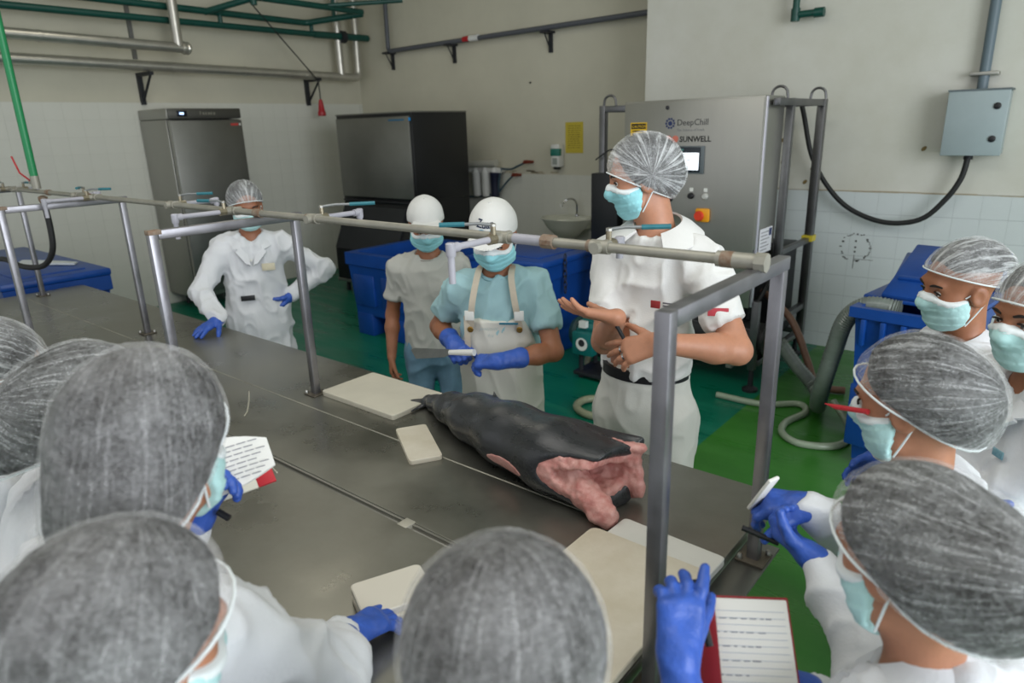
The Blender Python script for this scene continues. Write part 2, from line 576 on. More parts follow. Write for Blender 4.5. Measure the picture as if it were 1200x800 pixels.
m.build('worn_lettering', mat('grey_print', '77756a', .5), p, 0, kind='stuff')
for (x, y) in ((-7.9, 3.6), (-7.9, 4.25), (-7.5, 3.6), (-7.5, 4.25)):
    MB().tube([(x, y, 0), (x, y, .15)], .022, 10).build('foot', BLACK, t)

# ------------------------------------------------------------------ ice machine
IX0, IX1, IY, IYB, IS = -6.88, -5.6, 5.2, 6.05, 1.35
BLK = mat('black_panel', '17181a', .38, var=.2, vscale=4)
t = thing('ice_machine', (-6.2, 5.6, 0), 'black and steel ice machine with bin in the far corner', 'ice machine')
h = MB().box((IX0, IY, 1.1), (IX1, IYB, 2.04), .008).build('ice_head', BLK, t)
MB().box((IX0 + .01, IY - .02, 1.13), (IX1 - .03, IY + .001, 2.0), .006).build('front_panel', mat('dark_brushed_steel', '8a8a84', .4, .8, var=.15, vscale=3, rvar=.06), h)
MB().box((IX0 - .005, IY - .01, 2.035), (IX1 + .004, IYB, 2.05), .003).build('lid', WHITE if False else mat('light_lid', '8c8c86', .4, .8), h)
MB().box((IX1 - .03, IY - .0215, 1.95), (IX1 + .002, IY - .02 + .001, 1.985)).build('blue_badge', mat('blue_print', '1f86c8', .4), h, 0)
MB().box((IX0 + .3 + .63, IY - .0215, 1.955), (IX1 - .1, IY - .019, 1.972)).build('maker_mark', mat('blue_print_dim', '225f80', .5), h, 0)
b = MB()
prof = [(IY + .02, 1.1), (IY + .0, 1.06), (IY - .02, 1.0), (IY - .09, .78), (IY - .19, .56), (IY - .2, .5), (IY - .2, .16), (IYB, .16), (IYB, 1.1)]
b.prism([(IX0 + .01, y, z) for (y, z) in prof], (IX1 - IX0 - .02, 0, 0))
bn = b.build('bin', BLK, t)
dd = [(IY - .004, 1.03), (IY - .03, .98), (IY - .1, .76), (IY - .2, .545)]
b = MB()
b.prism([(IX0 + .04, y, z) for (y, z) in dd] + [(IX0 + .04, y - .028, z - .006) for (y, z) in dd[::-1]], (IX1 - IX0 - .2, 0, 0))
MB.build(b, 'bin_door', mat('black_door', '25272a', .42, var=.2, vscale=5), bn)
MB().box((IX0 + .03, IY - .03, 1.075), (IX1 - .02, IY + .02, 1.1), .004).build('seam_strip', BLACK, bn)
MB().box((IX1 - .001, IY + .06, 1.05), (IX1 + .002, IY + .18, 1.075)).build('white_badge', WHITE, bn, 0)
MB().box((IX1 - .1, IY - .012, 1.05), (IX1 - .06, IY - .008 + .02, 1.08)).build('blue_badge', MATS['blue_print'], bn, 0)
MB().box((IX0 + .01, IY - .22, .13), (IX1 - .01, IY - .16, .165), .004).build('kick_strip', STEEL, t)
for (x, y) in ((IX0 + .08, IY - .12), (IX1 - .08, IY - .12), (IX0 + .08, IYB - .08), (IX1 - .08, IYB - .08)):
    MB().tube([(x, y, 0), (x, y, .16)], .025, 10).build('foot', BLACK, t)

# ------------------------------------------------------------------ water filter on the back wall
WY = Y_B - .09
t = thing('water_filter', (-5.7, WY, 1.05), 'three-cartridge water filter hanging on the back wall', 'water filter')
MB().box((-5.96, WY - .03, 1.335), (-5.45, Y_B, 1.39), .006).build('bracket', WHITE, t)
for (x, mtl) in ((-5.85, WHITE), (-5.70, WHITE), (-5.555, mat('navy_plastic', '1c2036', .35))):
    c = MB().lathe([(.03, -.30), (.052, -.285), (.055, -.2), (.058, -.03), (.062, -.02), (.062, 0)], (x, WY, 1.34), n=16).build('cartridge', mtl, t)
    MB().lathe([(.05, 0), (.05, .03), (.03, .06)], (x, WY, 1.34), n=14).build('cap', WHITE, c)
MB().tube([(-6.06, WY - .03, 1.43), (-5.5, WY - .03, 1.45)], .045, 14).build('membrane_tube', mat('pale_tube', 'b9b7ac', .4), t)
MB().tube([(-6.09, WY - .03, 1.429), (-6.02, WY - .03, 1.43)], .055, 14).build('tube_end', WHITE, t)
HOSE_B = mat('blue_grey_hose', '39505c', .5)
t = thing('filter_hose', (-5.3, WY, 1.1), 'thin dark hoses from the water filter to red wall taps', 'hose')
MB().tube([(-5.47, WY, 1.385), (-5.3, WY, 1.375), (-5.18, WY, 1.42), (-5.1, WY, 1.45)], .012, 8, bend=.05).build('upper_hose', HOSE_B, t)
MB().tube([(-5.45, WY, 1.39), (-5.5, WY, 1.2), (-5.5, WY, 1.1), (-5.36, WY, 1.24), (-5.26, WY, 1.31)], .012, 8, bend=.08).build('lower_hose', HOSE_B, t)
MB().tube([(-5.5, WY, 1.1), (-5.75, WY, 1.045), (-6.1, WY, 1.03), (-6.4, WY, 1.1), (-6.6, WY - .1, 1.25)], .012, 8, bend=.1).build('feed_hose', HOSE_B, t)
REDV = mat('red_brass', '94402c', .5, .3, var=.3, vscale=50)
for (x, z, lab) in ((-5.04, 1.46, 'upper small red wall tap above the blue-grey hose'), (-5.22, 1.31, 'lower small red-brown wall tap beside the filter')):
    t = thing('wall_tap', (x, Y_B, z), lab, 'tap')
    MB().tube([(x, Y_B, z), (x, Y_B - .11, z)], .016, 10).build('valve_body', REDV, t)
    MB().box((x - .045, Y_B - .12, z + .01), (x + .045, Y_B - .1, z + .026), .004, ).build('handle', REDV, t)
    MB().tube([(x - .07, Y_B - .09, z - .005), (x, Y_B - .09, z)], .014, 8).build('spout', REDV, t)

# ------------------------------------------------------------------ dispenser, notice, sink
t = thing('soap_dispenser', (-4.65, Y_B - .05, 1.4), 'small white and green soap dispenser on the back wall', 'dispenser')
MB().box((-4.71, Y_B - .1, 1.41), (-4.59, Y_B, 1.66), .018).build('housing', WHITE, t)
MB().box((-4.712, Y_B - .104, 1.53), (-4.588, Y_B - .05, 1.615), .01).build('green_window', mat('teal_print', '2c7a6c', .35), t)
MB().box((-4.68, Y_B - .102, 1.44), (-4.62, Y_B - .098, 1.51)).build('print', mat('grey_print2', '9aa09a', .5), t, 0)
MB().box((-4.68, Y_B - .09, 1.385), (-4.62, Y_B - .03, 1.412), .008).build('nozzle', BLACK, t)
t = thing('wall_notice', (-4.45, Y_B - .004, 1.56), 'yellow printed notice sheet on the back wall above the sink', 'notice')
MB().box((-4.57, Y_B - .004, 1.56), (-4.335, Y_B - .0005, 1.89)).build('sheet', mat('yellow_paper', 'c9b53a', .6, var=.1, vscale=9), t, 0)
m = MB()
rr = random.Random(5)
for k in range(11):
    z = 1.845 - k * .023
    x = -4.535
    while x < -4.38:
        w = rr.uniform(.015, .04)
        m.box((x, Y_B - .0046, z), (min(x + w, -4.365), Y_B - .0038, z + .007))
        x += w + .01
m.build('print_lines', mat('olive_print', '7d6f22', .6), t, 0)

CER = mat('white_ceramic', 'c9cabd', .2)
t = thing('wall_sink', (-4.4, Y_B - .25, .6), 'oval white ceramic wash basin on the back wall', 'sink')
cx, cy = -4.4, Y_B - .24
m = MB()
pr = [(.03, -.22), (.13, -.2), (.24, -.1), (.305, -.01), (.315, .0), (.305, .012), (.27, .005), (.22, -.07), (.1, -.12), (.01, -.125)]
m.lathe(pr, (cx, cy, .87), n=28, sx=1., sy=.72)
m.box((cx - .2, cy + .1, .74), (cx + .2, Y_B, .875), .02)
m.build('basin', CER, t, 60)
MB().tube([(cx, cy - .02, .63), (cx, cy - .02, .48), (cx, Y_B - .02, .42)], .025, 10, bend=.06).build('waste_pipe', mat('grey_pvc', '8d8d86', .5), t)
f = MB().tube([(cx + .05, Y_B - .1, .875), (cx + .05, Y_B - .1, 1.02), (cx + .03, Y_B - .14, 1.08), (cx - .02, Y_B - .22, 1.07), (cx - .05, Y_B - .25, 1.02)], .011, 10, bend=.05).build('faucet', mat('chrome', 'c8c8c8', .15, 1.), t)
MB().lathe([(.022, 0), (.02, .03), (.012, .035)], (cx + .05, Y_B - .1, .875), n=12).build('faucet_base', MATS['chrome'], f)
MB().lathe([(.02, 0), (.02, .04)], (cx - .055, Y_B - .255, .99), n=10).build('filter_tip', WHITE, f)

# ------------------------------------------------------------------ slurry ice machine
MX0, MX1, MY = -2.65, -1.64, 4.55
t = thing('slurry_ice_machine', (-2.2, 5.0, 0), 'large stainless steel chilling machine with control screen and open tube frame', 'machine')
cab = MB().box((MX0, MY, 1.02), (MX1, 4.92, 2.005), .006).build('cabinet', STEEL, t)
MB().box((MX0 + .004, MY - .012, .62), (MX1 - .004, MY + .0, 1.995), .004).build('front_door', STEEL, cab)
MB().box((MX1 - .01, MY + .02, .62), (MX1 + .006, MY + .05, 2.0), .002).build('edge_seal', mat('bright_edge', 'd7d5e2', .3, .6), cab)
FD = MY - .0125
tx = lambda x, z: frame((x, FD, z), (1, 0, 0), (0, 0, 1))
INK = mat('dark_print', '26272c', .5)
GRY = mat('mid_grey_print', '77777a', .5)
text_part('DeepChill', .058, tx(-2.235, 1.835), INK, cab, sx=.98)
text_part('The Science of Fresh', .024, tx(-2.235, 1.797), GRY, cab, sx=1.0)
text_part('SUNWELL', .052, tx(-2.21, 1.727), mat('black_print', '0d0d0f', .5), cab, bold=.0012, sx=.98)
m = MB()
for k in range(10):
    a = k * math.pi / 5
    x, z = -2.285 + .03 * math.cos(a), 1.85 + .03 * math.sin(a)
    m.lathe([(.008, 0), (.008, .001)], (x, FD, z), (0, -1, 0), 8)
m.lathe([(.016, 0), (.016, .001)], (-2.285, FD, 1.85), (0, -1, 0), 14)
m.build('blue_emblem', mat('navy_print', '22305e', .5), cab)
m = MB()
for dx in (-.026, .026):
    m.lathe([(.026, 0), (.026, .001)], (-2.27 + dx, FD, 1.745), (0, -1, 0), 16, 1, .9)
m.build('red_emblem', mat('coral_print', 'c9705e', .5), cab)
m = MB().box((-2.595, FD - .001, 1.73), (-2.465, FD, 1.862))
cl = m.build('caution_label', mat('yellow_label', 'e0b41c', .5), cab, 0)
MB().box((-2.588, FD - .0018, 1.818), (-2.472, FD - .0009, 1.855)).build('label_band', MATS['black_print'], cab, 0)
text_part('CAUTION', .026, tx(-2.583, 1.826).copy() @ Matrix.Translation((0, 0, .002)), MATS['yellow_label'], cab)
for k in range(4):
    MB().box((-2.58, FD - .0016, 1.80 - k * .02), (-2.485 - .01 * (k % 2), FD - .0009, 1.808 - k * .02)).build('label_line', MATS['black_print'], cab, 0)
sc = MB().box((-2.255, FD - .012, 1.515), (-2.02, FD, 1.70), .004).build('screen_bezel', mat('grey_bezel', '5c6468', .4), cab)
MB().box((-2.243, FD - .016, 1.525), (-2.045, FD - .011, 1.692), .003).build('screen_frame', mat('dark_bezel', '16202a', .3), cab)
MB().box((-2.232, FD - .0175, 1.54), (-2.055, FD - .0155, 1.655)).build('screen', mat('lit_screen', 'eef4fb', .3, emit=.9), cab, 0)
text_part('SIEMENS', .018, frame((-2.235, FD - .0165, 1.668), (1, 0, 0), (0, 0, 1)), mat('pale_teal_print', '6fb6b0', .5), cab)
m = MB()
for (x0, x1, z) in ((-2.225, -2.07, 1.643), (-2.2, -2.16, 1.6), (-2.14, -2.12, 1.605), (-2.1, -2.09, 1.61), (-2.19, -2.15, 1.565), (-2.12, -2.09, 1.585), (-2.225, -2.19, 1.548)):
    m.box((x0, FD - .0179, z), (x1, FD - .0174, z + .004))
m.build('screen_drawing', mat('screen_grey', '9aa6b4', .5), cab, 0)
for (x, kind) in ((-2.205, 0), (-2.105, 1), (-2.0, 2)):
    MB().box((x - .013, FD - .002, 1.395), (x + .013, FD, 1.42)).build('button_tag', WHITE, cab, 0)
    if kind:
        MB().lathe([(.022, 0), (.02, .02), (.014, .028)], (x, FD, 1.365), (0, -1, 0), 14).build('push_button', BLACK if kind == 1 else mat('clear_button', 'b8b8b4', .3), cab)
MB().lathe([(.03, 0), (.03, .006)], (-2.27, FD, 1.345), (0, -1, 0), 12).build('push_button', BLACK, cab)
MB().box((-2.06, FD - .03, 1.19), (-1.955, FD, 1.285), .02).build('stop_housing', mat('stop_yellow', 'e09a1a', .45), cab)
MB().lathe([(.03, 0), (.036, .015), (.03, .03)], (-2.02, FD - .03, 1.235), (0, -1, 0), 16).build('stop_button', mat('stop_red', 'd23a1e', .4), cab)
MB().lathe([(.014, 0), (.014, .003), (.009, .004)], (-2.31, FD, 1.955), (0, -1, 0), 12).build('lock', INK, cab)
pl = MB().box((MX1 + .004, 4.62, .98), (MX1 + .008, 4.85, 1.15)).build('rating_plate', mat('white_label', 'd9d9de', .5), cab, 0)
m = MB()
for k in range(6):
    m.box((MX1 + .0082, 4.64, 1.0 + k * .024), (MX1 + .0088, 4.64 + (.16 if k % 2 else .12), 1.006 + k * .024))
m.build('plate_lines', GRY, cab, 0)
MB().box((MX1 + .0082, 4.79, 1.09), (MX1 + .0088, 4.84, 1.14)).build('plate_stamp', MATS['navy_print'], cab, 0)
# frame of square tube
SQ = .045
FR = mat('frame_tube', '7d7d7f', .4, 1., var=.2, vscale=7)


def sqtube(a, b, w, tt, name='frame_tube', mtl=None):
    lo = [min(a[i], b[i]) - (w / 2 if a[i] == b[i] else 0) for i in range(3)]
    hi = [max(a[i], b[i]) + (w / 2 if a[i] == b[i] else 0) for i in range(3)]
    return MB().box(lo, hi, .004).build(name, mtl or FR, tt)


for (x, y) in ((-2.9, 4.66), (-2.9, 5.62), (-1.6, 5.62), (-1.61, 4.95)):
    sqtube((x, y, .16), (x, y, 1.99), .06 if y > 5 else .05, t, 'frame_post')
sqtube((-1.61, 4.6, .16), (-1.61, 4.6, .66), .05, t, 'frame_post')
for z in (1.965, .42, .2):
    sqtube((-1.6, 4.64, z), (-1.6, 5.65, z), SQ, t)
    sqtube((-2.9, 4.64, z), (-2.9, 5.65, z), SQ, t)
for (y, z) in ((4.66, .2), (5.62, .2), (5.62, 1.965), (4.66, .42)):
    sqtube((-2.92, y, z), (-1.58, y, z), SQ, t)
sqtube((-2.92, 4.66, 1.965), (-2.65, 4.66, 1.965), SQ, t)
sqtube((-1.6, 4.95, .95), (-1.6, 5.62, .95), .04, t)
MB().box((-1.64, 5.56, .94), (-1.56, 5.66, .985)).build('yellow_tape', mat('yellow_tape', 'c8b430', .5), t, 0)
for (x, y) in ((-1.66, 4.86), (-1.6, 5.5), (-2.9, 4.75)):
    m = MB()
    pts = [(x - .055, y, 1.99)] + [(x + .05 * math.cos(math.pi - a), y, 2.02 + .045 * math.sin(a)) for a in [k * math.pi / 10 for k in range(11)]] + [(x + .055, y, 1.99)]
    m.tube(pts, .009, 8)
    m.build('lifting_eye', FR, t)
for (x, y) in ((-2.88, 4.68), (-2.88, 5.6), (-1.62, 5.6), (-1.61, 4.6)):
    MB().lathe([(.055, 0), (.055, .02), (.02, .04), (.016, .18)], (x, y, 0), n=14).build('levelling_foot', DARKM, t)
# insides below the cabinet
v = MB().tube([(-2.55, 4.72, .36), (-1.56, 4.72, .36)], .115, 22).build('vessel', mat('black_insulation', '1b1c1e', .55), t)
for x in (-1.78, -2.2):
    MB().tube([(x - .02, 4.72, .36), (x + .02, 4.72, .36)], .121, 22).build('clamp_band', STEEL, v)
    MB().box((x - .02, 4.6, .14), (x + .02, 4.84, .25)).build('clamp_foot', STEEL, v, 0)
MB().box((-2.6, 4.62, .18), (-1.6, 5.3, .21)).build('tray', FR, t, 0)
cp = MB().lathe([(.05, 0), (.13, .02), (.145, .08), (.145, .34), (.12, .4), (.05, .43)], (-1.95, 4.95, .5), n=22).build('compressor', mat('dark_motor', '33363a', .4, .4, var=.3, vscale=12), t)
MB().lathe([(.04, 0), (.07, .01), (.07, .1), (.03, .13)], (-1.82, 4.85, .78), (.3, -1, .2), 16).build('compressor_port', FR, cp)
MB().tube([(-2.4, 5.1, .6), (-1.95, 5.1, .6)], .1, 18).build('motor', MATS['dark_motor'], t)
pp = [[(-1.9, 4.85, .9), (-1.75, 4.75, .98), (-1.7, 4.72, .8), (-1.72, 4.75, .48)], [(-2.05, 4.8, .95), (-1.85, 4.72, .7), (-1.8, 4.7, .5)],
      [(-2.3, 4.8, .98), (-2.3, 4.75, .7), (-2.1, 4.7, .6), (-1.9, 4.7, .62), (-1.76, 4.85, .85)], [(-1.7, 5.1, 1.0), (-1.68, 5.0, .7), (-1.72, 4.9, .55), (-1.9, 4.85, .5)],
      [(-2.5, 4.9, 1.0), (-2.5, 4.8, .6), (-2.4, 4.75, .48)]]
for k, q in enumerate(pp):
    MB().tube(q, .018 if k % 2 else .012, 8, bend=.06).build('inner_pipe', [RUBBER, mat('copper_pipe', '8a5a3c', .4, .8), FR, RUBBER, FR][k], t)
for (x, y, z) in ((-1.72, 4.72, .78), (-1.74, 4.74, .66), (-1.78, 4.7, .9)):
    MB().box((x - .03, y - .03, z - .03), (x + .03, y + .03, z + .03), .008).build('valve_block', DARKM, t)
MB().box((-2.62, 5.2, .25), (-1.66, 5.55, .95), .01).build('condenser', mat('condenser_dark', '2c2e30', .5, .3), t)
MB().tube([(-1.56, 4.72, .36), (-1.47, 4.72, .36)], .03, 12).build('outlet', STEEL, t)
MB().tube([(-2.93, 4.6, 1.6), (-2.8, 4.6, 1.68), (-2.72, 4.6, 1.66), (-2.66, 4.58, 1.7)], .006, 6, bend=.04).build('loose_wire', RUBBER, t)
MB().box((-2.96, 4.58, .95), (-2.72, 4.7, 1.5), .01).build('hose_drum', BLACK, t)

# ------------------------------------------------------------------ teal pump on the floor
TEALP = mat('teal_machine_paint', '0f6e6c', .4, .1, var=.2, vscale=10)
t = thing('electric_pump', (-2.68, 4.25, 0), 'teal electric pump with rating plate on the floor beside the white trousers', 'pump')
MB().tube([(-2.82, 4.25, .33), (-2.45, 4.3, .35)], .115, 22).build('motor', TEALP, t)
for k in range(12):
    a = k * math.pi / 6
    MB().box((-2.78, 4.25 + .108 * math.cos(a) - .006, .335 + .108 * math.sin(a) - .006), (-2.52, 4.25 + .12 * math.cos(a) + .006, .335 + .12 * math.sin(a) + .006)).build('cooling_fin', TEALP, t, 0)
MB().lathe([(.125, 0), (.13, .03), (.11, .07)], (-2.8, 4.25, .33), (-1, 0, 0), 22).build('fan_cover', mat('dark_cover', '14383a', .45), t)
jb = MB().box((-2.8, 4.08, .2), (-2.62, 4.16, .38), .012).build('terminal_box', TEALP, t)
MB().lathe([(.05, 0), (.05, .004)], (-2.71, 4.08, .29), (0, -1, 0), 18).build('rating_plate', WHITE, jb)
MB().lathe([(.028, 0), (.028, .005)], (-2.71, 4.08, .3), (0, -1, 0), 14).build('plate_mark', INK, jb)
MB().box((-2.77, 4.13, .40), (-2.71, 4.17, .45)).build('white_tag', WHITE, t, 0)
MB().box((-2.8, 4.1, .03), (-2.5, 4.4, .06), .004).build('base_plate', DARKM, t)
for (x, y) in ((-2.76, 4.15), (-2.55, 4.15), (-2.76, 4.35), (-2.55, 4.35)):
    MB().tube([(x, y, 0), (x, y, .25)], .018, 8).build('foot', DARKM, t)
MB().lathe([(.09, 0), (.1, .04), (.1, .1), (.05, .13)], (-2.46, 4.3, .34), (1, .1, 0), 18).build('pump_head', DARKM, t)

# ------------------------------------------------------------------ hoses on the floor
BEI = mat('beige_hose', '8f9278', .45, var=.15, vscale=20)
t = thing('water_hose', (-2.5, 4.1, 0), 'beige-green water hose looping on the teal floor beside the pump', 'hose')
MB().tube([(-2.98, 5.75, .5), (-3.0, 5.5, .3), (-3.02, 5.1, .08), (-2.98, 4.6, .03), (-2.8, 4.28, .03), (-2.5, 4.1, .03), (-2.25, 4.1, .03), (-2.1, 4.0, .03), (-2.25, 3.86, .03), (-2.45, 3.74, .03), (-2.44, 3.58, .03), (-2.3, 3.5, .03), (-2.05, 3.56, .03), (-1.7, 3.8, .03)],
          .026, 10, bend=.25).build('hose', BEI, t, 80)
SLV = mat('clear_grey_hose', '7f8782', .3, var=.2, vscale=25)
t = thing('suction_hose', (-1.0, 4.2, 0), 'thick grey ribbed suction hose arching from the blue bin to the floor', 'hose')
pts = []
ctrl = [(-.62, 3.9, .90), (-.78, 3.9, .90), (-.88, 3.92, .80), (-.93, 3.95, .6), (-1.0, 4.05, .3), (-1.08, 4.35, .10), (-1.2, 4.75, .05), (-1.35, 4.75, .2), (-1.47, 4.72, .36)]
m = MB()
C3 = [Vector(c) for c in ctrl]


def catmull(P, n):
    out = []
    for i in range(len(P) - 1):
        p0, p1, p2, p3 = P[max(i - 1, 0)], P[i], P[i + 1], P[min(i + 2, len(P) - 1)]
        for k in range(n):
            u = k / n
            out.append(.5 * ((2 * p1) + (p2 - p0) * u + (2 * p0 - 5 * p1 + 4 * p2 - p3) * u * u + (3 * p1 - p0 - 3 * p2 + p3) * u ** 3))
    return out + [P[-1]]


pts = catmull(C3, 22)
m.tube(pts, [.043 if k % 2 else .05 for k in range(len(pts))], 12)
m.build('hose', SLV, t, 80)
t = thing('clear_hose', (-1.1, 4.2, 0), 'thin clear hose looping on the green floor near the blue bin', 'hose')
MB().tube(catmull([Vector(c) for c in [(-1.75, 4.35, .02), (-1.44, 4.36, .02), (-1.24, 4.5, .02), (-1.16, 4.38, .02), (-1.21, 4.15, .02), (-1.17, 3.98, .02), (-1.04, 3.9, .02), (-.86, 4.0, .02), (-.85, 4.25, .02), (-1.0, 4.38, .14)]], 8), .022, 10).build('hose', mat('clear_hose', '93a08c', .25, var=.1, vscale=25), t, 80)
t = thing('drain_hose', (-1.4, 5.0, 0), 'brown drain hose hanging from the machine frame to the floor', 'hose')
MB().tube(catmull([Vector(c) for c in [(-1.75, 5.1, .62), (-1.53, 5.0, .5), (-1.42, 4.95, .38), (-1.32, 4.9, .2), (-1.22, 4.85, .05), (-1.05, 4.9, .03)]], 6), .026, 10).build('hose', mat('brown_hose', '7b5a4a', .5, var=.2, vscale=20), t, 80)


# ------------------------------------------------------------------ insulated fish tubs
def tub(x0, x1, y0, y1, z1, label, lid, group='blue insulated fish tubs'):
    t = thing('fish_tub', ((x0 + x1) / 2, (y0 + y1) / 2, 0), label, 'tub', group)
    m = MB()
    w = .06
    ins = .03

    def ring(z, e):
        return [(x0 + e, y0 + e, z), (x1 - e, y0 + e, z), (x1 - e, y1 - e, z), (x0 + e, y1 - e, z)]
    rings = [ring(.2, ins), ring(z1 - .12, .0), ring(z1 - .11, -.02), ring(z1, -.02), ring(z1, w), ring(.25, w + ins)]
    vs = [p for r_ in rings for p in r_]
    fs = [(3, 2, 1, 0)]
    for i in range(5):
        for k in range(4):
            fs.append((i * 4 + k, i * 4 + (k + 1) % 4, i * 4 + 4 + (k + 1) % 4, i * 4 + 4 + k))
    fs.append((20, 21, 22, 23))
    m.add(vs, fs)
    m.build('shell', BLUE, t, 20)
    # recessed panels and feet
    n = 3
    L_ = x1 - x0
    for k in range(n):
        a = x0 + L_ * (k + .14) / n
        MB().box((a, y0 - .004, .3), (a + L_ / n * .72, y0 + .035, z1 - .2), .006).build('side_panel', BLUE, t)
    for a in (x0 + .03, (x0 + x1) / 2 - .1, x1 - .25):
        MB().box((a, y0 + .02, 0), (a + .22, y1 - .02, .21), .01).build('skid', BLUE, t)
    if lid:
        l = MB().box((x0 - .03, y0 - .03, z1), (x1 + .03, y1 + .03, z1 + .055), .015).build('lid', BLUE, t)
        MB().box((x0 + .1, y0 + .1, z1 + .05), (x1 - .1, y1 - .1, z1 + .065), .008).build('lid_panel', BLUE, l)
    return t


tub(-5.22, -4.05, 3.92, 4.9, .79, 'open blue insulated fish tub behind the person in the grey T-shirt', False)
tb = tub(-3.93, -3.2, 4.25, 5.15, .78, 'lidded blue fish tub with a black chain behind the person in the apron', True)
ch = MB()
for k in range(7):
    z = .84 - k * .045
    a = 0 if k % 2 else math.pi / 2
    c0 = Vector((-3.15, 4.5, z))
    pts = []
    for j in range(11):
        q = 2 * math.pi * j / 10
        pts.append(c0 + Vector((math.cos(a) * .014 * math.cos(q), math.sin(a) * .014 * math.cos(q), .03 * math.sin(q))))
    ch.tube(pts, .005, 6)
ch.build('chain', DARKM, tb)
ft = tub(-7.6, -5.72, 1.35, 2.02, .86, 'lidded blue fish tub behind the far left table end with white sheet on top', True)
PL = MB()
pts = [(-6.55, 1.72), (-6.4, 1.8), (-6.25, 1.93), (-6.1, 1.97), (-5.98, 1.9), (-6.15, 1.8), (-6.25, 1.68), (-6.42, 1.62)]
rr = random.Random(2)
n = len(pts)
vs = [(x, y, .932 + rr.uniform(0, .015)) for x, y in pts] + [(-6.27, 1.8, .95)] + [(x, y, .9315) for x, y in pts]
PL.add(vs, [(i, (i + 1) % n, n) for i in range(n)] + [(n + 1 + i, i, (i + 1) % n, n + 1 + (i + 1) % n) for i in range(n)])
PL.build('crumpled_sheet', mat('white_film', 'd6dde2', .4), None, 0, 'crumpled white plastic sheet lying on the far left blue tub', 'sheet')


# ------------------------------------------------------------------ wheelie bins
def wheelie(x0, y0, rz, label, open_lid, group='blue wheeled bins by the right wall'):
    t = thing('wheeled_bin', (x0, y0, 0), label, 'bin', group)
    R = Matrix.Translation((x0, y0, 0)) @ Matrix.Rotation(rz, 4, 'Z')
    W, D, H = .24, .27, .92

    def rg(z, a, b):
        return [R @ Vector((sx * a, sy * b, z)) for (sx, sy) in ((-1, -1), (1, -1), (1, 1), (-1, 1))]
    rings = [rg(.04, W - .05, D - .06), rg(.6, W - .015, D - .02), rg(H - .06, W, D), rg(H - .055, W + .025, D + .025), rg(H, W + .025, D + .025), rg(H, W - .015, D - .015), rg(.1, W - .06, D - .07)]
    vs = [p for r_ in rings for p in r_]
    fs = [(3, 2, 1, 0)] + [(i * 4 + k, i * 4 + (k + 1) % 4, i * 4 + 4 + (k + 1) % 4, i * 4 + 4 + k) for i in range(6) for k in range(4)] + [(24, 25, 26, 27)]
    MB().add(vs, fs).build('body', BLUE, t, 20)
    MB().box((-W + .02, -D - .012, .15), (W - .02, -D + .02, .5), .01, R).build('front_ribs', BLUE, t)
    for k in range(5):
        a = -W + .05 + k * (2 * W - .1) / 4
        MB().box((a - .012, -D - .03, H - .2), (a + .012, -D, H - .06), .004, R).build('rib', BLUE, t)
    for sx in (-1, 1):
        p = R @ Vector((sx * (W - .02), D - .02, .1))
        ax = R.to_3x3() @ Vector((sx, 0, 0))
        MB().lathe([(.1, 0), (.1, .045), (.04, .05)], p, ax, 18).build('wheel', RUBBER, t)
    # lid panels
    if open_lid:
        l = MB().box((-W - .03, -.12, -.015), (W + .03, D + .04, .012), .01, R @ Matrix.Translation((0, 0, H + .02))).build('lid_back', BLUE, t)
        M2 = R @ Matrix.Translation((0, -.1, H + .03)) @ Matrix.Rotation(math.radians(24), 4, 'X')
        MB().box((-W + .06, -.02, 0), (W + .03, .48, .03), .01, M2).build('lid_flap', BLUE, t)
        MB().box((-W + .09, .12, .02), (W, .15, .045), .006, M2).build('lid_rib', BLUE, t)
    else:
        M2 = R @ Matrix.Translation((0, -D, H + .01)) @ Matrix.Rotation(math.radians(6), 4, 'X')
        MB().box((-W - .03, 0, 0), (W + .03, 2 * D, .03), .01, M2).build('lid_flap', BLUE, t)
        for k in range(3):
            MB().box((-W + .03 + k * .15, .04, .025), (-W + .10 + k * .15, 2 * D - .05, .04), .006, M2).build('lid_rib', BLUE, t)
    MB().tube([R @ Vector((-W, D + .06, H - .03)), R @ Vector((W, D + .06, H - .03))], .014, 10).build('handle_bar', BLUE, t)
    return t


b1 = wheelie(-.53, 4.02, math.radians(-8), 'front blue wheeled bin with open lid and suction hose by the right wall', True)
MB().tube([(-.71, 3.8, .86), (-.75, 3.76, .9), (-.7, 3.78, .88)], .008, 6).build('hinge_hook', BLACK, b1)
b2 = wheelie(-.52, 4.75, math.radians(4), 'rear blue wheeled bin with black hook behind the front one by the right wall', False)
MB().tube([(-.72, 4.5, .93), (-.735, 4.5, 1.0), (-.71, 4.5, 1.04), (-.685, 4.5, 1.0), (-.70, 4.5, .93)], .008, 8, bend=.02).build('hook', BLACK, b2)

# ------------------------------------------------------------------ electric box on the right wall
t = thing('electric_box', (-.64, Y_R - .1, 1.58), 'grey metal electrical box on the right wall', 'electric box')
GB = mat('grey_enamel', '9fadb0', .42, .1, var=.08, vscale=4)
MB().box((-.81, Y_R - .19, 1.585), (-.47, Y_R - .01, 2.0), .006).build('housing', GB, t)
d = MB().box((-.815, Y_R - .215, 1.58), (-.465, Y_R - .19, 2.005), .006).build('door', GB, t)
MB().box((-.82, Y_R - .22, 2.0), (-.46, Y_R - .005, 2.012)).build('rain_edge', mat('grey_edge', '5d676b', .5), t, 0)
for z in (1.9, 1.69):
    MB().lathe([(.022, 0), (.022, .008), (.012, .012)], (-.525, Y_R - .215, z), (0, -1, 0), 14).build('lock', BLACK, d)
MB().lathe([(.03, 0), (.026, .03)], (-.655, Y_R - .1, 1.55), n=12).build('gland', DARKM, t)
t = thing('wall_conduit', (-.64, Y_R - .06, 2.01), 'grey vertical conduit above the electrical box', 'conduit')
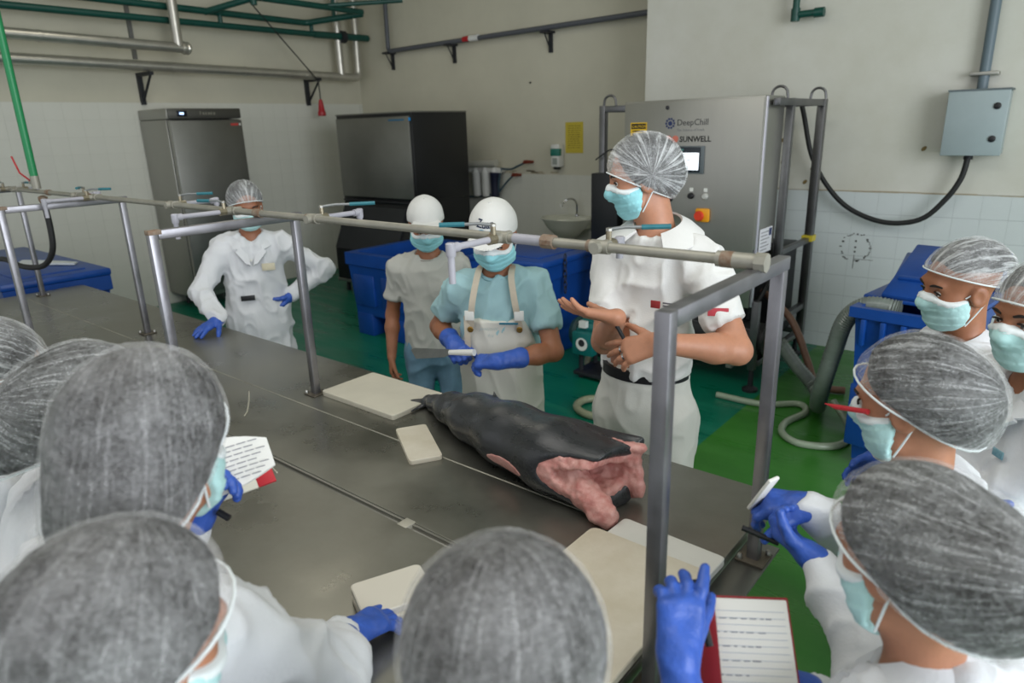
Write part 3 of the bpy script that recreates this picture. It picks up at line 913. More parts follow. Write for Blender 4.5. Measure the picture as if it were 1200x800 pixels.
MB().tube([(-.645, Y_R - .06, 2.01), (-.655, Y_R - .06, CEIL)], .033, 14).build('pipe', mat('blue_grey_pipe', '5f6f78', .45), t)
MB().box((-.73, Y_R - .1, 2.1), (-.56, Y_R, 2.125), .004).build('clamp', STEEL, t)
t = thing('power_cable', (-1.2, Y_R - .12, 1.0), 'thick black cable sagging between machine frame and electrical box', 'cable')
MB().tube(catmull([Vector((x, Y_R - .12, z)) for (x, z) in [(-1.83, 2.0), (-1.79, 1.88), (-1.70, 1.57), (-1.55, 1.33), (-1.37, 1.17), (-1.12, 1.085), (-.89, 1.12), (-.75, 1.27), (-.675, 1.42), (-.655, 1.56)]], 6), .019, 10).build('cable', RUBBER, t, 80)
# ------------------------------------------------------------------ smooth solids: distance fields meshed by surface nets
_rng = np.random.RandomState(11)
_TAB = _rng.rand(64, 64, 64).astype(np.float32) * 2 - 1


def vnoise(P):
    P = np.asarray(P, np.float32)
    i = np.floor(P).astype(np.int32)
    f = P - i
    f = f * f * (3 - 2 * f)
    r = 0
    for dx in (0, 1):
        for dy in (0, 1):
            for dz in (0, 1):
                w = (f[:, 0] if dx else 1 - f[:, 0]) * (f[:, 1] if dy else 1 - f[:, 1]) * (f[:, 2] if dz else 1 - f[:, 2])
                r = r + w * _TAB[(i[:, 0] + dx) & 63, (i[:, 1] + dy) & 63, (i[:, 2] + dz) & 63]
    return r


def V3(a):
    return np.array(a, np.float64)


def unit(a):
    a = V3(a)
    return a / max(np.linalg.norm(a), 1e-9)


# a primitive is (function, lower corner, upper corner)
def rcone(a, b, ra, rb):
    a, b = V3(a), V3(b)
    ba = b - a
    l2 = max(ba @ ba, 1e-9)

    def fn(P):
        pa = P - a.astype(np.float32)
        h = np.clip(pa @ ba.astype(np.float32) / l2, 0, 1)
        q = pa - h[..., None] * ba.astype(np.float32)
        return np.sqrt((q * q).sum(-1)) - (ra + h * (rb - ra))
    r = max(ra, rb)
    return fn, np.minimum(a, b) - r, np.maximum(a, b) + r


def fcone(a, b, ra, rb, fl, axis):
    """tapered capsule whose section is flattened by the factor fl along the given axis"""
    a, b, ax = V3(a), V3(b), unit(axis)
    S = np.eye(3) + np.outer(ax, ax) * (1 / fl - 1)
    a2, b2 = S @ a, S @ b
    ba = b2 - a2
    l2 = max(ba @ ba, 1e-9)
    S32 = S.astype(np.float32)

    def fn(P):
        pa = P @ S32.T - a2.astype(np.float32)
        h = np.clip(pa @ ba.astype(np.float32) / l2, 0, 1)
        q = pa - h[..., None] * ba.astype(np.float32)
        return (np.sqrt((q * q).sum(-1)) - (ra + h * (rb - ra))) * (fl ** .5 if fl < 1 else 1)
    r = max(ra, rb) * max(1, fl)
    return fn, np.minimum(a, b) - r, np.maximum(a, b) + r


def ell(c, r, R=None):
    c, r = V3(c), V3(r)
    R = np.eye(3) if R is None else np.asarray(R)   # rows = local axes

    def fn(P):
        q = (P - c.astype(np.float32)) @ R.T.astype(np.float32)
        k0 = np.sqrt(((q / r.astype(np.float32)) ** 2).sum(-1))
        k1 = np.sqrt(((q / (r * r).astype(np.float32)) ** 2).sum(-1)) + 1e-6
        return k0 * (k0 - 1) / k1
    e = np.sqrt(((R * r[:, None]) ** 2).sum(0))
    return fn, c - e, c + e


def rbox(c, h, R=None, rad=.01):
    c, h = V3(c), V3(h)
    R = np.eye(3) if R is None else np.asarray(R)

    def fn(P):
        q = np.abs((P - c.astype(np.float32)) @ R.T.astype(np.float32)) - (h - rad).astype(np.float32)
        return np.sqrt((np.maximum(q, 0) ** 2).sum(-1)) + np.minimum(q.max(-1), 0) - rad
    e = np.abs(R.T) @ h
    return fn, c - e, c + e


def half(p, n):
    """solid on the side away from n"""
    p, n = V3(p), unit(n)

    def fn(P):
        return (P - p.astype(np.float32)) @ n.astype(np.float32)
    return fn, None, None


class Solid:
    def __init__(s, h):
        s.h = h
        s.ops = []

    def add(s, prim, k=.0, off=0.):
        s.ops.append(('+', prim, k, off))
        return s

    def sub(s, prim, k=.0, off=0.):
        s.ops.append(('-', prim, k, off))
        return s

    def clip(s, prim, k=.0, off=0.):
        s.ops.append(('&', prim, k, off))
        return s

    def mesh(s):
        h = s.h
        lo = np.min([o[1][1] - o[3] for o in s.ops if o[0] == '+'], 0) - 3 * h
        hi = np.max([o[1][2] + o[3] for o in s.ops if o[0] == '+'], 0) + 3 * h
        n = np.ceil((hi - lo) / h).astype(int) + 1
        ax = [(lo[i] + h * np.arange(n[i])).astype(np.float32) for i in range(3)]
        D = np.full(n, 1., np.float32)
        for (op, prim, k, off) in s.ops:
            fn, a, b = prim
            if a is None or op == '&':
                i0, i1 = np.zeros(3, int), n
            else:
                m = k + 4 * h + abs(off)
                i0 = np.clip(np.floor((a - m - lo) / h).astype(int), 0, n)
                i1 = np.clip(np.ceil((b + m - lo) / h).astype(int) + 1, 0, n)
            if (i1 <= i0).any(): continue
            sl = tuple(slice(i0[i], i1[i]) for i in range(3))
            G = np.stack(np.meshgrid(ax[0][sl[0]], ax[1][sl[1]], ax[2][sl[2]], indexing='ij'), -1)
            d = fn(G) - off
            o = D[sl]
            if op == '-':
                d = -d
            if op == '+':
                if k > 0:
                    t = np.clip(.5 + .5 * (o - d) / k, 0, 1)
                    D[sl] = o + (d - o) * t - k * t * (1 - t)
                else:
                    D[sl] = np.minimum(o, d)
            else:
                if k > 0:
                    t = np.clip(.5 - .5 * (o - d) / k, 0, 1)
                    D[sl] = o + (d - o) * t + k * t * (1 - t)
                else:
                    D[sl] = np.maximum(o, d)
        D[0] = D[-1] = 1; D[:, 0] = D[:, -1] = 1; D[:, :, 0] = D[:, :, -1] = 1
        return nets(D, lo, h)


_CO = np.array([(x, y, z) for x in (0, 1) for y in (0, 1) for z in (0, 1)])
_ED = [(a, b) for a in range(8) for b in range(a + 1, 8) if np.abs(_CO[a] - _CO[b]).sum() == 1]


def nets(D, lo, h):
    S = D < 0
    n = np.array(D.shape) - 1
    cnt = np.zeros(n, np.uint8)
    for c in _CO:
        cnt += S[c[0]:c[0] + n[0], c[1]:c[1] + n[1], c[2]:c[2] + n[2]]
    cell = (cnt > 0) & (cnt < 8)
    I = np.argwhere(cell)
    vals = np.stack([D[I[:, 0] + c[0], I[:, 1] + c[1], I[:, 2] + c[2]] for c in _CO], 1)
    acc = np.zeros((len(I), 3))
    w = np.zeros(len(I))
    for a, b in _ED:
        va, vb = vals[:, a], vals[:, b]
        m = (va < 0) != (vb < 0)
        t = np.where(m, va / np.where(m, va - vb, 1), 0)
        p = _CO[a] + t[:, None] * (_CO[b] - _CO[a])
        acc += p * m[:, None]
        w += m
    V = lo + h * (I + acc / w[:, None])
    idx = np.full(n, -1, np.int64)
    idx[cell] = np.arange(len(I))
    F = []
    for d in range(3):
        e1, e2 = (d + 1) % 3, (d + 2) % 3
        sa = [slice(1, n[0]), slice(1, n[1]), slice(1, n[2])]
        sb = list(sa)
        sa[d] = slice(0, n[d])
        sb[d] = slice(1, n[d] + 1)
        A, B = S[tuple(sa)], S[tuple(sb)]
        E = np.argwhere(A != B)
        if not len(E): continue
        flip = A[E[:, 0], E[:, 1], E[:, 2]]
        off = np.ones(3, int)
        off[d] = 0
        E = E + off
        u1, u2 = np.eye(3, dtype=int)[e1], np.eye(3, dtype=int)[e2]
        g = lambda Q: idx[Q[:, 0], Q[:, 1], Q[:, 2]]
        q = np.stack([g(E - u1 - u2), g(E - u2), g(E), g(E - u1)], 1)
        q[~flip] = q[~flip][:, ::-1]
        F.append(q)
    return V, np.concatenate(F)


def vnormals(V, F):
    a, b = V[F[:, 2]] - V[F[:, 0]], V[F[:, 3]] - V[F[:, 1]]
    fn = np.cross(a, b)
    N = np.zeros_like(V)
    for k in range(4):
        np.add.at(N, F[:, k], fn)
    return N / (np.linalg.norm(N, axis=1)[:, None] + 1e-12)


def relax(V, F, it=1):
    for _ in range(it):
        A = np.zeros_like(V)
        w = np.zeros(len(V))
        for k in range(4):
            np.add.at(A, F[:, k], V[F[:, (k + 1) % 4]])
            np.add.at(A, F[:, k], V[F[:, (k + 3) % 4]])
            np.add.at(w, F[:, k], 2)
        V = V * .5 + .5 * A / w[:, None]
    return V


def np_object(name, V, F, material, parent, smooth=True, label=None, attrs=None, **kw):
    org = np.array(WORLD_LOC[parent.name]) if parent is not None else kw.get('origin', V3((0, 0, 0)))
    me = bpy.data.meshes.new(name)
    nv, nf = len(V), len(F)
    me.vertices.add(nv)
    me.vertices.foreach_set('co', (V - org).astype(np.float32).ravel())
    k = F.shape[1]
    me.loops.add(nf * k)
    me.loops.foreach_set('vertex_index', F.astype(np.int32).ravel())
    me.polygons.add(nf)
    me.polygons.foreach_set('loop_start', np.arange(0, nf * k, k, dtype=np.int32))
    me.polygons.foreach_set('use_smooth', np.full(nf, bool(smooth)))
    if attrs:
        for an, av in attrs.items():
            at = me.attributes.new(an, 'FLOAT_VECTOR', 'POINT')
            at.data.foreach_set('vector', av.astype(np.float32).ravel())
    me.update(calc_edges=True)
    me.materials.append(material)
    o = bpy.data.objects.new(name, me)
    COL.objects.link(o)
    if parent is not None:
        o.parent = parent
    else:
        o.location = org
    WORLD_LOC[o.name] = Vector(org)
    return prop(o, label, kw.get('cat'), kw.get('group'), kw.get('kind'))


def solid_object(name, S, material, parent, sm=1, disp=None, label=None, st=None, **kw):
    V, F = S.mesh()
    V = relax(V, F, sm)
    if disp is not None:
        N = vnormals(V, F)
        V = V + N * disp(V, N)[:, None]
    attrs = {'st': st(V)} if st is not None else None
    return np_object(name, V, F, material, parent, label=label, attrs=attrs, **kw)
# ------------------------------------------------------------------ long stainless work table
TZ = .85


def table_steel():
    m = bpy.data.materials.new('wet_table_steel')
    m.use_nodes = True
    nt = m.node_tree
    b = nt.nodes['Principled BSDF']
    b.inputs['Metallic'].default_value = .85
    tc = nt.nodes.new('ShaderNodeTexCoord')
    n = nt.nodes.new('ShaderNodeTexNoise')
    n.inputs['Scale'].default_value = 2.2
    n.inputs['Detail'].default_value = 9
    n.inputs['Roughness'].default_value = .62
    nt.links.new(tc.outputs['Object'], n.inputs['Vector'])
    mp = nt.nodes.new('ShaderNodeMapping')
    mp.inputs['Scale'].default_value = (1.5, 22, 1)
    mp.inputs['Rotation'].default_value = (0, 0, .35)
    nt.links.new(tc.outputs['Object'], mp.inputs[0])
    n2 = nt.nodes.new('ShaderNodeTexNoise')
    n2.inputs['Scale'].default_value = 3
    n2.inputs['Detail'].default_value = 6
    nt.links.new(mp.outputs[0], n2.inputs['Vector'])
    r = nt.nodes.new('ShaderNodeValToRGB')
    r.color_ramp.elements[0].position = .32
    r.color_ramp.elements[1].position = .7
    r.color_ramp.elements[0].color = srgb('7b7a73')
    r.color_ramp.elements[1].color = srgb('97968e')
    nt.links.new(n.outputs['Fac'], r.inputs[0])
    nt.links.new(r.outputs[0], b.inputs['Base Color'])
    mr = nt.nodes.new('ShaderNodeMapRange')
    mr.inputs['From Min'].default_value = .3
    mr.inputs['From Max'].default_value = .72
    mr.inputs['To Min'].default_value = .2
    mr.inputs['To Max'].default_value = .46
    nt.links.new(n.outputs['Fac'], mr.inputs[0])
    nt.links.new(mr.outputs[0], b.inputs['Roughness'])
    bp = nt.nodes.new('ShaderNodeBump')
    bp.inputs['Strength'].default_value = .05
    bp.inputs['Distance'].default_value = .004
    nt.links.new(n2.outputs['Fac'], bp.inputs['Height'])
    nt.links.new(bp.outputs[0], b.inputs['Normal'])
    return m


TS = table_steel()
POST = mat('rack_tube', '96959a', .38, .9, var=.22, vscale=9, rvar=.1)
XT0, XT1 = -5.55, -.52
t = thing('work_table', (-3, 1.1, 0), 'long stainless steel work table with a slot along its middle', 'table')
for (y0, y1, nm) in ((1.384, 1.785, 'top_sheet'), (1.062, 1.380, 'top_sheet'), (.33, 1.036, 'top_sheet')):
    MB().box((XT0, y0, TZ - .004), (XT1, y1, TZ), .0015).build(nm, TS, t, 0)
m = MB().tube([(XT0, 1.382, TZ - .002), (XT1, 1.382, TZ - .002)], .004, 8)
m.build('weld_seam', mat('worn_weld', 'b5b2a6', .45, .6, var=.4, vscale=5), t)
for (y, z0) in ((1.77, TZ - .05), (1.06, TZ - .05), (1.022, TZ - .05), (.335, TZ - .05)):
    MB().box((XT0, y - .006, z0), (XT1, y + .006, TZ - .003)).build('edge_fold', STEEL, t, 0)
for x in (XT0 + .006, XT1 - .006):
    MB().box((x - .006, .33, TZ - .05), (x + .006, 1.035, TZ - .003)).build('end_fold', STEEL, t, 0)
    MB().box((x - .006, 1.06, TZ - .05), (x + .006, 1.785, TZ - .003)).build('end_fold', STEEL, t, 0)
MB().tube([(XT0 + .05, 1.05, TZ - .02), (XT1, 1.05, TZ - .02)], .009, 10).build('slot_rail', STEEL, t)
for x in (-4.6, -3.1, -1.26):
    MB().box((x - .018, 1.03, TZ - .02), (x + .018, 1.068, TZ + .001), .002).build('slot_bridge', mat('pale_weld', 'b8b4a8', .5, .4), t)
MB().box((XT0 + .1, 1.0, TZ - .16), (XT1 - .02, 1.1, TZ - .15)).build('drip_channel', DARKM, t, 0)
rail = MB().box((XT1 + .004, .36, TZ - .03), (XT1 + .082, 1.56, TZ - .022), .002).build('end_rail', STEEL_D, t)
for x in (-5.45, -3.8, -2.25, -.6):
    for y in (.40, .98, 1.12, 1.70):
        MB().box((x - .02, y - .02, .05), (x + .02, y + .02, TZ - .02), .003).build('leg', STEEL, t)
        MB().lathe([(.03, 0), (.03, .03), (.015, .06)], (x, y, 0), n=10).build('foot', BLACK, t)
    MB().box((x - .018, .40, .22), (x + .018, 1.70, .256)).build('cross_bar', STEEL, t, 0)
for y in (.40, 1.70):
    MB().box((-5.45, y - .018, .26), (-.6, y + .018, .296)).build('long_bar', STEEL, t, 0)
SMEAR = mat('wet_smear', 'bdb9aa', .25, .3)
m = MB()
for pts in (((-2.52, 1.33), (-2.42, 1.27), (-2.33, 1.21), (-2.30, 1.18)), ((-1.93, 1.02), (-1.86, 1.015), (-1.8, 1.0)), ):
    m.tube([(x, y, TZ) for x, y in pts], .0035, 6)
m.build('white_streak', SMEAR, t, kind='stuff')

# ------------------------------------------------------------------ pipe racks standing on the table
NY, FYR, RZ = .955, 1.48, 1.578
W = .0145
LAB = ['right-hand steel pipe rack at the near table end, beside the big beige board', 'second steel pipe rack from the right, beside the large far cutting board',
       'third steel pipe rack from the right, left of the gloved hand on the table', 'farthest steel pipe rack at the left end of the table']
for k, x in enumerate((-.475, -2.27, -3.79, -5.38)):
    t = thing('pipe_rack', (x, 1.2, TZ if k else TZ - .022), LAB[k], 'rack', 'steel pipe racks on the work table')
    zb = TZ if k else TZ - .022
    for y in (NY, FYR):
        p = MB().box((x - W, y - W, zb), (x + W, y + W, RZ - .028 if y > 1 else RZ), .003).build('post', POST, t)
        MB().box((x - .035, y - .035, zb), (x + .035, y + .035, zb + .006), .002).build('foot_plate', mat('stained_plate', '6e675c', .5, .7, var=.4, vscale=40), p)
        for (dx, dy) in ((-.026, -.026), (.026, .026)):
            MB().lathe([(.007, 0), (.007, .008), (.004, .012)], (x + dx, y + dy, zb + .006), n=8).build('bolt', STEEL, p)
    b = MB().box((x - W, NY + W, RZ - .03), (x + W, FYR + W + .01, RZ), .003).build('top_bar', POST, t)
    if k:
        MB().box((x - W - .001, NY - W - .001, RZ - .014), (x + W + .001, NY + W + .012, RZ + .0012), .002).build('rusty_weld', RUST, t)

# ------------------------------------------------------------------ water pipe with taps on top of the racks
PY, PZ, PR = 1.335, RZ + .013, .0118
t = thing('water_pipe', (-3, PY, RZ), 'long grey water pipe with tap branches lying across the racks', 'water pipe')
MB().tube([(-5.75, PY, PZ), (-.49, PY, PZ)], PR, 16).build('pipe', GALV, t)
MB().tube([(-.555, PY, PZ), (-.47, PY, PZ)], PR + .005, 16).build('end_socket', GALV, t)
MB().tube([(-.475, PY, PZ), (-.453, PY, PZ)], PR + .008, 8).build('end_plug', GALV, t)
MB().tube([(-.545, PY, PZ), (-.52, PY, PZ)], PR + .0056, 16).build('rust_band', RUST, t)
GREYPV = mat('grey_pvc_pipe', 'aaa9b2', .4, var=.12, vscale=15)
# (x, side, reach, spout length, handle direction)
VALVES = [(-1.13, -1, .19, .085, (-.055, -.045)), (-.835, 1, .085, .04, (.06, .045)), (-1.94, 1, .19, .05, (.06, .07)), (-2.44, -1, .22, .075, (-.06, -.02)),
          (-2.92, 1, .19, .05, (.05, .05)), (-3.72, -1, .22, .075, (.05, .04)), (-3.95, 1, .1, .04, (.04, -.03)), (-4.86, 1, .1, .03, (.05, 0)), (-4.98, -1, .2, .05, (-.05, 0))]
for (x, sd, reach, sp, hd) in VALVES:
    v = MB().tube([(x - .024, PY, PZ), (x + .024, PY, PZ)], PR + .0045, 14).tube([(x, PY - .03, PZ), (x, PY + .03, PZ)], PR + .002, 12).build('tee_joint', GALV, t)
    MB().tube([(x - .034, PY, PZ), (x - .022, PY, PZ)], PR + .003, 12).build('rust_ring', RUST, t)
    ye = PY + sd * reach
    MB().tube([(x, PY + sd * .02, PZ), (x, ye, PZ)], .0085, 12).build('branch', GREYPV, t)
    MB().lathe([(.0115, -.02), (.0125, -.015), (.0125, .010), (.009, .013)], (x, ye, PZ), n=12).tube([(x, ye - sd * .025, PZ), (x, ye, PZ)], .012, 12).build('elbow', GREYPV, t)
    MB().tube([(x, ye, PZ - .01), (x, ye, PZ - sp)], .0088, 12).build('spout', GREYPV, t)
    bd = MB().tube([(x, PY + sd * .02, PZ), (x, PY + sd * .055, PZ)], .0135, 8).tube([(x, PY + sd * .035, PZ), (x, PY + sd * .035, PZ + .034)], .007, 8).build('valve_body', mat('brass_valve', '9a917c', .4, .7, var=.3, vscale=60), t)
    hx, hy = hd
    a = Vector((x, PY + sd * .035, PZ + .035))
    e = a + Vector((hx, hy, .004)) * 1.0
    e2 = a + Vector((hx, hy, 0)) * 1.9 + Vector((0, 0, .004))
    MB().tube([a, a + Vector((hx, hy, .01)) * .5, e], .0042, 8).build('handle_neck', mat('lever_steel', '9a9da0', .4, .7), bd)
    MB().tube([e, e2], .0062, 8).build('lever', TEALH, bd)
    MB().lathe([(.008, 0), (.008, .006), (.004, .008)], (x, PY + sd * .035, PZ + .032), n=6).build('nut', STEEL, bd)
MB().tube([(-1.09, PY, PZ), (-.98, PY, PZ)], PR + .0015, 14).build('union_sleeve', GREYPV, t)
MB().tube([(-1.0, PY, PZ), (-.965, PY, PZ)], PR + .006, 10).build('union_nut', RUST, t)
for x in (-3.79, -2.27, -5.38, -4.35):
    MB().tube([(x - .02, PY, PZ), (x + .02, PY, PZ)], PR + .004, 14).build('coupling', RUST, t)
sv = thing('supply_pipe', (-4.52, PY, PZ), 'bright green vertical supply pipe with black hose at far left', 'pipe')
MB().tube([(-4.52, PY, PZ + .07), (-4.52, PY, CEIL - .005)], .02, 14).build('pipe', mat('bright_green_pipe', '17804c', .4), sv)
MB().tube([(-4.52, PY, PZ + .015), (-4.52, PY, PZ + .085)], .0225, 12).build('steel_socket', GALV, sv)
MB().tube([(-4.6, PY, PZ + .05), (-4.55, PY, PZ + .05)], .012, 10).build('valve_stem', GALV, sv)
MB().tube([(-4.57, PY - .01, PZ + .06), (-4.64, PY - .03, PZ + .10), (-4.68, PY - .04, PZ + .19)], .005, 8).build('red_lever', mat('red_lever', 'b02a30', .45), sv)
MB().lathe([(.012, -.02), (.024, -.028), (.024, -.045), (.018, -.06)], (-4.46, PY, PZ), n=12).build('hose_union', RUST, sv)
MB().tube(catmull([Vector(c) for c in [(-4.46, PY, PZ - .05), (-4.45, PY, PZ - .2), (-4.47, PY - .01, PZ - .33), (-4.58, PY - .04, PZ - .42), (-4.8, PY - .08, PZ - .44), (-5.1, PY - .1, PZ - .42), (-5.4, PY - .1, PZ - .5), (-5.72, PY - .1, PZ - .75), (-5.72, PY - .1, .3)]], 6), .016, 10).build('black_hose', RUBBER, sv, 80)

# ------------------------------------------------------------------ cutting boards
BOARD = mat('worn_cutting_board', 'd9d1c2', .5, var=.1, vscale=7, bump=.05, bscale=120, col2='c9bfab')
BOARDW = mat('white_cutting_board', 'd8d7d2', .45, var=.06, vscale=8)
BEDGE = BOARD


def board(cx, cy, z, w, l, th, rz, label, m_, r=.012, stack=None):
    M = Matrix.Translation((cx, cy, z)) @ Matrix.Rotation(math.radians(rz), 4, 'Z')
    pts = []
    for (sx, sy, a0) in ((1, 1, 0), (-1, 1, 90), (-1, -1, 180), (1, -1, 270)):
        for k in range(5):
            a = math.radians(a0 + k * 22.5)
            pts.append((sx * (w / 2 - r) + r * math.cos(a), sy * (l / 2 - r) + r * math.sin(a)))
    e = .002
    n = len(pts)
    vs = []
    for (zz, sc) in ((0, 1 - e / w), (e, 1), (th - e, 1), (th, 1 - 2 * e / w)):
        vs += [M @ Vector((x * sc, y * sc, zz)) for x, y in pts]
    fs = [tuple(range(n))[::-1], tuple(range(3 * n, 4 * n))] + [(i * n + k, i * n + (k + 1) % n, (i + 1) * n + (k + 1) % n, (i + 1) * n + k) for i in range(3) for k in range(n)]
    return MB().add(vs, fs).build('cutting_board', m_, None, 30, label, 'cutting board', stack)


board(-2.02, 1.615, TZ, .43, .265, .02, 0, 'large white cutting board at the far table edge beside the fish tail', BOARDW.copy() if False else mat('far_board', 'd3cdbd', .5, var=.1, vscale=6, bump=.05, bscale=100))
board(-1.58, 1.395, TZ, .262, .108, .016, -32, 'small cream cutting board lying between the fish tail and table slot', BOARD)
board(-1.035, .81, TZ, .125, .165, .018, -22, 'lower small cutting board of the stack by the gloved hand', BOARD, stack='small stacked cutting boards')
board(-1.04, .812, TZ + .018, .125, .165, .018, -24, 'upper small cutting board of the stack by the gloved hand', mat('clean_board', 'd6d0c4', .5), stack='small stacked cutting boards')
board(-.655, 1.2, TZ, .28, .38, .02, -2, 'white cutting board underneath the big beige board at the table end', BOARDW)
board(-.665, 1.035, TZ + .02, .305, .50, .02, 0, 'big beige cutting board lying on top by the near rack post', BOARD, .02)

# ------------------------------------------------------------------ headless fish on the table
FSK = mat('fish_skin', '34363a', .3, 0, var=.35, vscale=9, bump=.1, bscale=60, stretch=(1, 3, 3), rvar=.1, spec=.6)
FLESH = mat('pink_flesh', 'c07a74', .35, col2='d9a8a0', var=.3, vscale=28, bump=.4, bscale=50, rvar=.1)
t = thing('fish_carcass', (-1.3, 1.5, TZ), 'big dark grey headless fish with pink cut flesh lying on the table', 'fish')
ax0, ax1 = V3((-1.80, 1.66, 0)), V3((-.865, 1.44, 0))
stn = [(0, .024, .024), (.07, .032, .032), (.2, .06, .058), (.38, .09, .080), (.58, .110, .090), (.8, .120, .092), (1.0, .116, .090)]
side = unit(np.cross(ax1 - ax0, (0, 0, 1)))
Cs = []
for (u, ry, rz_) in stn:
    c = ax0 + (ax1 - ax0) * u + side * (.03 * math.sin(u * math.pi))
    c[2] = TZ + rz_ * .97
    Cs.append((c, ry, rz_))
cutp = ax0 + (ax1 - ax0) * .955
cutn = unit(unit(ax1 - ax0) + side * .18 + V3((0, 0, .12)))


def fish_solid(h, off):
    S = Solid(h)
    for i in range(len(Cs) - 1):
        (a, ra, za), (b, rb, zb) = Cs[i], Cs[i + 1]
        S.add(fcone(a, b, ra + off, rb + off, .88, (0, 0, 1)), .03)
    return S


ex = unit(ax1 - ax0)
Zm = Cs[6][0][2]
apex = ax0 + (ax1 - ax0) * .86
S = fish_solid(.006, 0)
S.add(fcone(Cs[0][0] + V3((.0, 0, -.004)), Cs[0][0] + V3((-.075, -.045, -.014)), .022, .026, .35, (0, 0, 1)), .015)
S.add(fcone(Cs[0][0] + V3((-.0, -.01, -.01)), Cs[0][0] + V3((-.01, -.085, -.018)), .014, .012, .4, (0, 0, 1)), .015)
c5 = Cs[3][0] + (Cs[4][0] - Cs[3][0]) * .2
S.add(fcone(c5 + side * -.06 + V3((0, 0, .055)), c5 + side * -.065 + V3((-.02, 0, .088)), .012, .003, .4, side), .012)
# raised ridge running into the collar flap at the cut
S.add(fcone(Cs[5][0] + side * -.085 + V3((.02, 0, .035)), ax1 + side * -.11 + ex * .035 + V3((0, 0, TZ + .175)), .03, .014, .6, side), .05)
S.sub(half(ax1 + ex * .02, -ex), .004)
S.sub(ell(ax1 + ex * .05 + side * .09 + V3((0, 0, TZ + .10)), (.20, .20, .062), [unit(ex + side * .1), side, (0, 0, 1)]), .02)
S.clip(half((0, 0, TZ + .001), (0, 0, -1)), .004)
solid_object('skin', S, FSK, t, 1)
# flesh: thick lower lobe towards the viewer, thin upper flap, cavity between
S = fish_solid(.005, -.007)
S.sub(half(ax1 - ex * .17, ex), .002)
S.sub(half(ax1 + ex * .012, -ex), .01)
z = lambda h_: V3((0, 0, TZ + h_))
S.sub(ell(ax1 + ex * .06 + side * .05 + z(.098), (.19, .125, .044), [unit(ex + side * .1), side, (0, 0, 1)]), .012)
S.add(fcone(apex + side * .055 + z(.115), ax1 + side * .075 + ex * .055 + z(.035), .040, .036, .9, side), .03)
S.add(rcone(ax1 + side * .075 + ex * .045 + z(.032), ax1 + side * .07 + ex * .065 + z(.026), .034, .025), .02)
S.add(fcone(apex + side * .01 + z(.14), ax1 + side * -.09 + ex * .03 + z(.165), .020, .016, .6, (0, 0, 1)), .03)
S.add(fcone(ax1 + side * -.085 + ex * .0 + z(.13), ax1 + side * -.08 + ex * .03 + z(.04), .026, .026, .7, side), .03)
S.clip(half((0, 0, TZ + .001), (0, 0, -1)), .004)
solid_object('cut_flesh', S, FLESH, t, 1, disp=lambda V, N: .005 * vnoise(V * 42) + .003 * vnoise(V * 100))
pc = Cs[5][0] + side * .085 + V3((-.11, 0, -.03))
S = fish_solid(.005, .0025)
S.clip(ell(pc, (.085, .06, .022), [unit(ex + V3((0, 0, -.12))), side, unit(V3((0, 0, 1)))]), .003)
solid_object('fin_wound', S, FLESH, t, 1)
# ------------------------------------------------------------------ people
U3 = V3((0, 0, 1))


def skin(name, col):
    m = mat(name, col, .5, var=.14, vscale=30, bump=.04, bscale=200)
    b = m.node_tree.nodes['Principled BSDF']
    b.inputs['Subsurface Weight'].default_value = .08
    b.inputs['Subsurface Radius'].default_value = (.02, .008, .004)
    return m


SK_A = skin('skin_tan', 'b07a5e')
SK_B = skin('skin_brown', '9c6649')
SK_C = skin('skin_light', 'bb8468')
CLOTH = mat('white_cotton', 'd6d8dc', .8, var=.06, vscale=5, bump=.10, bscale=160, sheen=.15)
CLOTH2 = mat('white_cotton_soft', 'd9d9d6', .8, var=.06, vscale=6, bump=.10, bscale=160, sheen=.15)
GLOVE = mat('blue_nitrile', '365dba', .45, var=.25, vscale=22, bump=.25, bscale=70)
HAIR = mat('dark_hair', '17120f', .5, var=.4, vscale=40, stretch=(1, 1, 6), bump=.5, bscale=90)
MASKM = mat('mask_cyan', 'b4dcdc', .75, var=.06, vscale=25, bump=.1, bscale=220)
MASKD = mat('mask_turquoise', '9adbe4', .75, var=.06, vscale=25, bump=.1, bscale=220)
MASKW = mat('mask_white', 'dfe6e8', .75)
EYEW = mat('eye_white', 'c9c2ba', .3)
EYED = mat('eye_dark', '1a100c', .25)
BROW = mat('eyebrow_hair', '1d1410', .8)
JEANS = mat('light_jeans', '6f93ab', .85, var=.2, vscale=14, bump=.15, bscale=200)
SHOE = mat('white_rubber_boot', 'c9cac6', .45)


